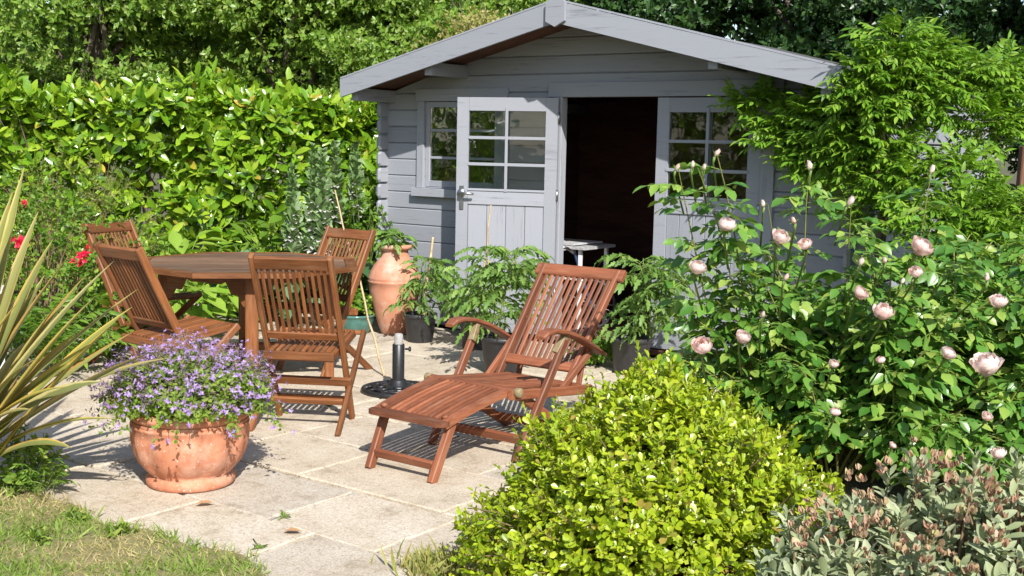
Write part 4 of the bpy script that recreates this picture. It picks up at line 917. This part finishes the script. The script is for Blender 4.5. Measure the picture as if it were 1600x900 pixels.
def small_plant(name, label, base, r, n, ls, mat, rng, tpl=T_OVATE, zs=.8, k=6, z0=0., cat='plant', group=None, parts=0, zc=.4):
    t = plant(name, label, cat, (base[0], base[1], z0), group); P, D, kk = dome(rng, n, (base[0], base[1], z0 + r * zc), (r, r, r * zs), -.25, .5); L = Leaves()
    P[:, 2] = np.maximum(P[:, 2], z0 + .01)
    shoots(L, P, unit(D + UP * .4 + rng.normal(size=D.shape) * .35), k, ls, 1., ls * .8, rng); foliage(t, L, tpl, mat, rng, parts)
    c = np.array([base[0], base[1], z0]); tubes('stems', [([c, (c + p) / 2 + rng.normal(size=3) * .02, p], .003) for p in P[::max(1, n // 40)]], GSTEM, t, 3); return t
small_plant('pot_plant', 'bushy little plant in the small green glazed pot', (-1.27, 9.55), .17, 90, .05, HERB, rng, z0=.14)
small_plant('pot_plant', 'leafy plant in the teal glazed pot under the table', tuple(at(363, 490)[:2]), .2, 90, .06, HERB, rng, z0=.25)
small_plant('small_shrub', 'small bright green shrub at the foot of the doorway behind the lounger', (.62, 8.35), .19, 170, .035, HERB, rng, cat='shrub')

# ---- bed between hedge and paving
rng = np.random.default_rng(81)
def ferny(name, label, base, h, r, n, mat, rng, ls=.05, pairs=7, cat='plant', tpl=T_NARROW, parts=0):
    t = plant(name, label, cat, (base[0], base[1], 0)); b = np.array([base[0], base[1], .02]); L = Leaves(); lines = []
    a = rng.random(n) * 6.28; e = .5 + .9 * rng.random(n); A = np.stack([np.cos(a) * np.cos(e), np.sin(a) * np.cos(e), np.sin(e)], 1)
    st = b + np.stack([np.cos(a), np.sin(a), a * 0], 1) * (.35 * r * rng.random(n))[:, None] + UP * (h * .45 * rng.random(n))[:, None]
    compound(L, st, A, np.tile(UP, (n, 1)) + A * .1, (h * .75) * (.7 + .5 * rng.random(n)), pairs, ls, rng, .55, 1.1, lines)
    foliage(t, L, tpl, mat, rng, parts); tubes('stems', lines, GSTEM, t, 3); return t
def flowerbush(name, label, base, r, hgt, n, ls, mat, rng, tpl, fl=None, parts=0, k=6):
    t = plant(name, label, 'shrub', (base[0], base[1], 0)); c = np.array([base[0], base[1], hgt * .45]); P, D, kk = dome(rng, n, c, (r, r * .8, hgt * .55), -.6, .5); L = Leaves()
    shoots(L, P, unit(D + UP * .5 + rng.normal(size=D.shape) * .5), k, ls, .95, ls * 1.5, rng); foliage(t, L, tpl, mat, rng, parts)
    b = np.array([base[0], base[1], 0]); tubes('stems', [([b, (b + p) / 2 + rng.normal(size=3) * .04, p], [.008, .005, .002]) for p in P[::max(1, n // 60)]], TWIG, t, 4)
    if fl:
        for (x, y, s) in fl:
            q = atY(x, y, base[1] - r * .8); L = Leaves(); shoots(L, q[None] + rng.normal(size=(3, 3)) * .012, np.tile([0, -.8, .5], (3, 1)) + rng.normal(size=(3, 3)) * .3, 6, s, 1.0, .02, rng)
            fr = L.get(); link('flower', leafmesh('flower', fr, T_OVATE, rng), t, RED)
    return t
flowerbush('fuchsia_bush', 'loose bush with red flowers at the left, behind the spiky phormium', (-3.35, 8.2), .72, 1.25, 620, .045, HERB, rng, T_OVATE, [(36, 380, .05), (18, 376, .03), (16, 332, .03), (128, 402, .035), (134, 395, .03), (40, 318, .02), (122, 412, .03)], 60)
flowerbush('feathery_shrub', 'fine-leaved brownish green shrub in front of the hedge at the left', (-3.6, 9.6), .75, 1.45, 900, .035, leafmat('feathery_leaf', [(.12, .17, .03), (.2, .23, .05), (.24, .2, .08), (.16, .2, .04)], .35), rng, T_NARROW)
ferny('fern', 'green fern arching at the foot of the red flowered bush', (-2.95, 7.5), .62, .5, 46, HERB, rng, .075, 9, parts=80)
ferny('fern', 'deep green fern beside the white plastic chair', (-3.3, 7.1), .6, .5, 40, DEEP, rng, .075, 9)
def bigleaf(name, label, base, r, h, n, ls, mat, rng, tpl=T_OVATE, parts=40):
    t = plant(name, label, 'plant', (base[0], base[1], 0)); P, D, kk = dome(rng, n, (base[0], base[1], h * .35), (r, r, h * .65), -.1, .6); L = Leaves()
    ax = unit(np.concatenate([D[:, :2], -.15 + .3 * rng.random((len(D), 1))], 1) + rng.normal(size=D.shape) * .25)
    L.add(P, ax, UP + D * .5 + rng.normal(size=D.shape) * .25, ls * (.7 + .6 * rng.random(len(P)))); foliage(t, L, tpl, mat, rng, parts)
    b = np.array([base[0], base[1], 0]); tubes('stalks', [([b + np.array([0, 0, 0]), (b + p) / 2 + np.array([0, 0, .08]), p], .004) for p in P[::2]], GSTEM, t, 4); return t
HOSTA = leafmat('hosta_leaf', [(.18, .34, .03), (.26, .42, .05), (.32, .46, .07), (.22, .36, .04)], .35, .45, .4)
bigleaf('hosta', 'clump of broad light green leaves between the two left chairs and the hedge', (-2.85, 9.7), .62, .78, 190, .19, HOSTA, rng)
bigleaf('hosta', 'low broad-leaved clump seen under the table', (-2.55, 9.25), .45, .55, 130, .17, HOSTA, rng)
bigleaf('hydrangea', 'bushy plant with broad leaves between hedge and table', (-2.0, 10.6), .6, .95, 190, .15, HERB, rng)
bigleaf('ground_plant', 'broad-leaved plant at the left edge of the paving beneath the fern', (-2.75, 8.05), .38, .42, 110, .12, HERB, rng)
ACANL = leafmat('acanthus_leaf', [(.06, .14, .05), (.10, .2, .08), (.14, .25, .12), (.05, .12, .04)], .25, .35, .5)
ac = plant('acanthus', 'acanthus with tall white flower spikes between hedge and summer house', 'plant', (-1.75, 10.2, 0)); L = Leaves(); lines = []
n = 60; a = rng.random(n) * 6.28; A = np.stack([np.cos(a) * .8, np.sin(a) * .8, .5 + .7 * rng.random(n)], 1); P = np.array([-1.72, 10.25, .05]) + np.stack([np.cos(a) * .3, np.sin(a) * .25, .35 * rng.random(n)], 1)
compound(L, P, A, np.tile(UP, (n, 1)), .55 * (.7 + .5 * rng.random(n)), 6, .18, rng, .5, .9, lines); foliage(ac, L, T_TOOTH, ACANL, rng, 80); tubes('stalks', lines, GSTEM, ac, 3)
SPB = leafmat('acanthus_bract', [(.15, .26, .08), (.21, .33, .12), (.17, .28, .10), (.32, .40, .24)], .2, .6, .3)
for (x, yt, yb, Y) in ((458, 258, 395, 10.0), (490, 224, 390, 10.0), (504, 232, 394, 9.9), (524, 222, 345, 10.3), (556, 222, 335, 10.45)):
    tp_ = atY(x, yt, Y); bt = np.array([tp_[0] + rng.normal() * .02, tp_[1], .1]); sp = tube('flower_spike', [bt, (bt + tp_) / 2 + np.array([.01, 0, 0]), tp_], [.014, .013, .007], GSTEM, ac, 6)
    m = 250; f = (np.floor(rng.random(m) * 24) + .3 * rng.random(m)) / 24; z0 = atY(x, yb, Y)[2]; q = np.stack([np.full(m, tp_[0]), np.full(m, tp_[1]), z0 + (tp_[2] - z0) * f], 1); rr = rdir(rng, m); rr[:, 2] = .25; rr = unit(rr)
    L = Leaves(); L.add(q, unit(rr * (.8 + .6 * rng.random((m, 1))) + UP * .6), rr * .6 + UP * .5 + rng.normal(size=(m, 3)) * .2, .115 * (1.1 - .66 * f) * (.75 + .5 * rng.random(m))); o = link('bracts', leafmesh('bracts', L.get(), T_OVATE, rng), ac, SPB); 
    s = (f < .5) & (rng.random(m) < .55); L = Leaves(); L.add(q[s] - UP * .012, unit(rr[s] - UP * .3), rr[s] + UP * .6, .085 * (1.1 - .6 * f[s])); w_ = link('florets', leafmesh('florets', L.get(), T_OVATE, rng), ac, WHITEP)
    for c in (o, w_): c.parent = sp; c.matrix_parent_inverse = Matrix.Identity(4)
small_plant('flowering_plant', 'low plant with yellow flowers against the summer house corner by the urn', (-1.32, 10.35), .30, 160, .045, HERB, rng, z0=.1, zs=2.4, zc=1.2)
bigleaf('leafy_plant', 'dark leafy plant behind the chair at the hedge end', (-1.45, 10.75), .4, 1.0, 130, .14, DEEP, rng, parts=0)

# ---- weeds and clumps round the phormium and on the paving
rng = np.random.default_rng(91)
small_plant('weed_clump', 'leafy weed clump with small purple bells below the phormium', tuple(at(46, 765)[:2]), .17, 80, .034, CAMPL, rng, T_OVATE, 1.1)
ferny('weed_clump', 'wispy green weed tuft at the paving corner below the phormium', tuple(at(70, 778)[:2]), .22, .15, 26, HERB, rng, .03, 5)
for i, (x, y, lb) in enumerate(((190, 838, 'broad green weed in the lawn near the paving edge'), (60, 850, 'leafy weed low in the dry lawn at the left edge'), (120, 815, 'small rosette weed in the lawn below the terracotta pot'))):
    small_plant('lawn_weed', lb, tuple(at(x, y)[:2]), .045, 11, .034, CAMPL, rng, T_LANCE, .5)
tf = plant('grass_tuft', 'tuft of longer green grass at the foot of the box shrub', 'grass', at(672, 892)); m = 260; P = at(682, 893) + np.stack([rng.normal(size=m) * .07, rng.normal(size=m) * .05, m * [0]], 1)
A = rng.normal(size=(m, 3)) * .35; A[:, 2] = 1; L = Leaves(); L.add(P, A, rdir(rng, m), .05 + .06 * rng.random(m)); foliage(tf, L, T_BLADE, GRASS, rng, 0, massname='blades')
for x, y, lb in ((405, 858, 'tiny daisy weed with white flowers in a paving joint'), (443, 808, 'tiny green seedling in the paving before the pot'), (515, 635, 'little green weed growing through the parasol base')):
    small_plant('joint_weed', lb, tuple(at(x, y)[:2]), .012, 5, .014, HERB, rng, k=4)
DRY = plain('dry_leaf', (.40, .22, .10), .8)
for x, y, s, a, lb in ((307, 791, .075, .3, 'brown fallen leaf on the paving under the terracotta pot'), (445, 833, .07, -.1, 'pale brown fallen leaf on the front slab'), (700, 640, .04, 1., 'small fallen leaf beneath the lounger')):
    V, Fc = T_OVATE; p = at(x, y, .006); M = T(*p) @ Matrix.Rotation(a, 4, 'Z') @ Matrix.Rotation(-.2, 4, 'Y') @ Matrix.Scale(s, 4)
    tag(link('fallen_leaf', mesh('fallen_leaf', [(v[0], v[1], v[2] + .12) for v in V], Fc, True), None, DRY, M), lb, 'leaf', 'fallen leaves on the paving')

# ---- rose bush
rng = np.random.default_rng(101)
rb = plant('rose_bush', 'large rose bush with pale pink blooms before the right side of the summer house', 'shrub', (1.9, 5.75, 0)); L = Leaves(); lines = []
canes = []
def rcane(b, tip, r=.008):
    b = np.array(b); tip = np.array(tip); mid = b * .45 + tip * .55 + np.array([0, 0, .12]) + rng.normal(size=3) * .05; canes.append((b, mid, tip)); lines.append(([b * (1 - f) ** 2 + 2 * mid * f * (1 - f) + tip * f * f for f in np.linspace(0, 1, 7)], [r, r * .95, r * .9, r * .8, r * .7, r * .55, r * .4]))
for i in range(84):
    a = rng.random() * 6.28; r = math.sqrt(rng.random()); b = (1.9 + rng.normal() * .25, 5.8 + rng.normal() * .15, 0)
    rcane(b, (1.98 + 1.08 * r * math.cos(a), 5.78 + .6 * r * math.sin(a), .40 + .80 * rng.random()))
for i in range(34):
    a = rng.random() * 6.28; b = (1.9 + .6 * math.cos(a), 5.75 + .3 * math.sin(a), 0); rcane(b, (1.9 + (.75 + .4 * rng.random()) * math.cos(a), 5.72 + .55 * math.sin(a), .15 + .5 * rng.random()), .006)
for (x, y) in ((1060, 430), (1090, 500), (1060, 560), (1120, 470), (1150, 430), (1130, 580), (1180, 560), (1190, 430), (1200, 500), (1230, 600), (1210, 650), (1260, 680)):
    q = atY(x, y, 5.45); rcane((1.5, 5.8, 0), q, .006)
NFULL = 84 + 34 + 12
for (x, y, Y) in ((1120, 240, 5.3), (1060, 265, 5.3), (1090, 262, 5.25), (1265, 262, 5.6), (1455, 268, 5.5), (1330, 315, 5.4), (1200, 320, 5.5)): q = atY(x, y, Y); rcane((q[0] * .6 + .7, 5.75, .1), q, .0048)
P = []; A = []; U = []
for i, (b, m_, tp_) in enumerate(canes):
    k = 31 if i < 84 else 22
    for j in range(k):
        f = .22 + .76 * rng.random() if i < NFULL else .35 + .58 * rng.random(); q = b * (1 - f) ** 2 + 2 * m_ * f * (1 - f) + tp_ * f * f; a = rng.random() * 6.28
        P.append(q + rng.normal(size=3) * .02); A.append([math.cos(a), math.sin(a) - .15, .1 + .3 * rng.random()])
P = np.array(P); A = np.array(A); n = len(P); lines2 = []
compound(L, P, A, np.tile(UP, (n, 1)) + rng.normal(size=(n, 3)) * .3 + np.array([0, -.25, 0]), .13 * (.75 + .5 * rng.random(n)), 2, .068, rng, .3, .95, lines2)
foliage(rb, L, T_OVATE, ROSEL, rng, 300); tubes('canes', lines, RSTEM, rb, 6); tubes('leaf_stalks', lines2, GSTEM, rb, 3)
def bloom(x, y, px, Y=None, bud=False, openness=1.):
    px = px * (.82 if not bud else 1.1); op = rng.random(); Y = min(Y, 5.0 if y > 330 else 9) if Y else min(5.0, max(4.6, .105 * F / px)); c = atY(x, y, Y); s = px / F * Y * .5; V = []; Fc = []; at_ = []
    lay = [(4, .42, .95), (5, .66, 1.0), (6, .88, .95), (6, 1.05, .8)] if not bud else [(3, .34, 1.25), (3, .46, 1.15)]
    tilt = Matrix.Rotation(rng.uniform(.2, .7), 3, 'X') @ Matrix.Rotation(rng.uniform(-.5, .5), 3, 'Y')
    for li, (m, rad, hh) in enumerate(lay):
        for j in range(m):
            a0 = 2 * math.pi * (j + .5 * li) / m + rng.normal() * .12; wd = math.pi / m * 1.35; o = len(V); rv = rng.random()
            for iz, z in enumerate((0, .33, .7, 1.)):
                prof = math.sin(math.pi * (.10 + z * (.72 if bud else (.72 if li < 2 else .66 - .10 * op if li == 2 else .60 - .26 * op)))) * rad
                for t_ in (-1, -.35, .35, 1):
                    aa = a0 + wd * t_ * (.5 if iz == 0 else 1 if iz < 3 else .72); rr_ = prof * (1 - .06 * t_ * t_) + rng.normal() * (.03 + .03 * (iz == 3))
                    V.append(tilt @ Vector((rr_ * math.cos(aa), rr_ * math.sin(aa), z * hh * 1.35 - .75 + rng.normal() * (.02 + .05 * (iz == 3))))); at_.append(rv)
            for iz in range(3): Fc += [(o + iz * 4 + q, o + iz * 4 + q + 1, o + iz * 4 + q + 5, o + iz * 4 + q + 4) for q in range(3)]
    me = mesh('bloom', [v * s for v in V], Fc, True); q = me.attributes.new('rnd', 'FLOAT', 'POINT'); q.data.foreach_set('value', np.array(at_, np.float32) * .5)
    o = link('bud' if bud else 'bloom', me, rb, PINK, T(*c))
    g = tilt @ Vector((0, 0, -.75)) * s; d = np.array(g); e = np.array([c[0] * .93 + .13, min(5.7, c[1] + .3), c[2] - .22])
    V, Fc = tube_data([d * 1., d * 1.5 + np.array([0, .01, -.02]), (e - c)], [.005 + .12 * s, .0045, .005], 6); sk = link('stalk', mesh('stalk', V, Fc, True), o, GSTEM)
    Lv = Leaves(); k5 = 5; aa = np.arange(5) * 1.257; dr = np.stack([np.cos(aa), np.sin(aa), np.full(5, -.15 if not bud else 1.4)], 1); dr = np.array([tuple(tilt @ Vector(v)) for v in dr]); Lv.add(np.tile(d, (5, 1)), dr, np.tile(np.array(tilt @ Vector((0, 0, 1))), (5, 1)), s * (1.1 if not bud else 1.3))
    link('sepals', leafmesh('sepals', Lv.get(), T_NARROW, rng), o, HERB)
for (x, y, px) in ((1219, 371, 36), (1136, 350, 34), (1258, 382, 26), (1090, 418, 34), (1097, 541, 40), (1161, 527, 32), (1380, 487, 40), (1345, 458, 30), (1431, 425, 26), (1440, 386, 44), (1560, 471, 34), (1541, 570, 58), (1482, 552, 30), (1305, 643, 22), (1542, 651, 22), (1560, 708, 30), (1395, 696, 16), (1303, 568, 20), (1376, 562, 18)): bloom(x, y, px)
for (x, y, px, Y) in ((1265, 260, 19, 5.55), (1328, 316, 22, 5.35), (1456, 266, 17, 5.45), (1542, 434, 17, 5.0), (1120, 240, 15, 5.3), (1058, 262, 14, 5.3), (1082, 258, 14, 5.25), (1100, 262, 14, 5.28), (1192, 319, 15, 5.45), (1240, 345, 16, 5.4), (1382, 407, 15, 5.2), (1345, 410, 18, 5.25), (1228, 434, 15, 5.1), (1192, 492, 14, 5.0), (1410, 440, 12, 5.1)): bloom(x, y, px, Y, True)

# ---- sage-like grey shrub, front right
rng = np.random.default_rng(111)
sg = plant('cistus_shrub', 'grey leaved shrub with brown seed heads at the bottom right corner', 'shrub', (1.42, 3.25, 0))
P, D, kk = dome(rng, 760, (1.40, 3.28, .10), (.72, .45, .53), -.1, .35); P2, D2, k2 = dome(rng, 60, (.86, 3.05, .12), (.17, .14, .40), -.1, .4); P = np.concatenate([P, P2]); D = np.concatenate([D, D2])
D = unit(D * 1.0 + UP * .55 + rng.normal(size=D.shape) * .4); L = Leaves(); shoots(L, P, D, 9, .058, .85, .07, rng, .2); foliage(sg, L, T_LANCE, SAGE, rng, 300)
tubes('stems', [([np.array([1.4, 3.3, 0]) * .5 + P[i] * np.array([.5, .5, .2]), P[i] * .9 + np.array([.14, .33, 0]) * .1 * 0 + P[i] * .0 + np.array([.13, .32, .03]) * 1.0, P[i]], [.006, .004, .002]) for i in range(0, len(P), 4)] if False else [([P[i] - D[i] * .22 - UP * .1, P[i] - D[i] * .1, P[i] + D[i] * .02], [.005, .004, .002]) for i in range(0, len(P), 2)], TWIG, sg, 4)
q, d, kk = dome(rng, 120, (1.26, 3.22, .16), (.5, .40, .54), .15, .2); s = (q[:, 0] < 1.55); q, d = q[s], d[s]; cl_ = np.repeat(q, 5, 0) + rng.normal(size=(len(q) * 5, 3)) * .018
L = Leaves(); shoots(L, cl_, unit(np.repeat(d, 5, 0) + UP + rng.normal(size=cl_.shape) * .4), 5, .022, .35, .0, rng, .12); foliage(sg, L, template([(0, .15), (.4, .36), (.8, .2), (1, 0)], -.5, -.1), BROWN, rng, 0, massname='seed_heads')

# ---- wisteria climbing at the right corner of the summer house
rng = np.random.default_rng(121)
wsr = plant('wisteria', 'bright green wisteria climbing over the right corner of the roof', 'climber', (2.38, 7.55, 0)); L = Leaves(); lines = []; lines2 = []
cl = [(1160, 165, 8.25, .05), (1215, 215, 8.05, .12), (1245, 205, 7.98, .13), (1280, 265, 7.85, .12), (1310, 190, 7.75, .17), (1360, 170, 7.6, .2), (1410, 170, 7.6, .18), (1350, 260, 7.6, .15), (1192, 162, 8.15, .08), (1228, 188, 8.02, .12), (1262, 246, 7.92, .12), (1268, 190, 7.92, .14), (1292, 225, 7.86, .15), (1285, 180, 7.85, .18), (1300, 250, 7.8, .18), (1345, 155, 7.42, .15), (1335, 215, 7.6, .2), (1368, 105, 7.4, .14), (1395, 65, 7.4, .15), (1390, 130, 7.45, .22), (1380, 215, 7.5, .2), (1430, 95, 7.5, .2), (1455, 140, 7.5, .2), (1392, 300, 7.4, .12), (1418, 270, 7.4, .1),
      (1500, 120, 7.6, .2), (1560, 120, 7.7, .2), (1590, 180, 7.7, .2), (1535, 190, 7.6, .18), (1498, 270, 7.4, .17), (1510, 340, 7.2, .22), (1570, 330, 7.3, .2), (1450, 350, 7.2, .15), (1590, 420, 7.1, .25), (1550, 400, 7.1, .24), (1480, 420, 7.0, .2), (1350, 330, 7.6, .1)]
root = np.array([2.36, 7.55, 0]); hub = atY(1385, 300, 7.55)
tube('trunk', [root, root + np.array([.03, .02, .4]), hub * .5 + root * .5 + np.array([-.03, 0, .15]), hub, atY(1380, 200, 7.6)], [.05, .042, .036, .03, .02], BARK, wsr, 10)
for (x, y, Y, r) in cl:
    c = atY(x, y, Y); lines.append(([hub, hub * .5 + c * .5 + rng.normal(size=3) * .08, c], [.014, .009, .004])); n = int(90 * (r / .22) ** 1.7) + 18
    d = rdir(rng, n); P = c + d * np.array([r, r * .7, r * .75]) * (rng.random(n) ** .4)[:, None] * .8
    A = unit(d * np.array([1, 1, .4]) + np.array([-.15, -.4, .25]) + rng.normal(size=(n, 3)) * .3); compound(L, P, A, np.tile(UP + np.array([0, -.3, 0]), (n, 1)) + rng.normal(size=(n, 3)) * .2, .17 * (.7 + .6 * rng.random(n)), 6, .056, rng, .14, 1.0, lines2)
foliage(wsr, L, template([(0, .05), (.35, .18), (.7, .13), (1, 0)], .25, .22), WIST, rng, 300, 'leaflet'); tubes('stems', lines, TWIG, wsr, 6); tubes('leaf_stalks', lines2, GSTEM, wsr, 3)
flowerbush('side_shrub', 'green bush filling in behind the roses at the right edge', (3.35, 7.3), .85, 1.25, 620, .06, HERB, rng, T_OVATE)

# ---- hedge down the left side of the garden (seen reflected in the panes)
rng = np.random.default_rng(131)
sh_ = plant('side_hedge', 'clipped dark hedge closing the left side of the garden, mirrored in the panes', 'hedge', (-7.6, 5.5, 0)); n = 2600
P = np.stack([-7.6 + .35 * (rng.random(n) - .3), -1 + 12.2 * rng.random(n), 2.7 * rng.random(n)], 1); L = Leaves()
shoots(L, P, np.array([.9, -.2, .5]) + rng.normal(size=(n, 3)) * .4, 7, .17, .95, .1, rng); foliage(sh_, L, T_LANCE, LAUREL, rng, 0)
tubes('stems', [([(-7.8, y, 0), (-7.75, y + .1, 1.3), (-7.7, y - .1, 2.5)], [.03, .02, .01]) for y in np.arange(-1, 11, .5)], BARK, sh_, 5)
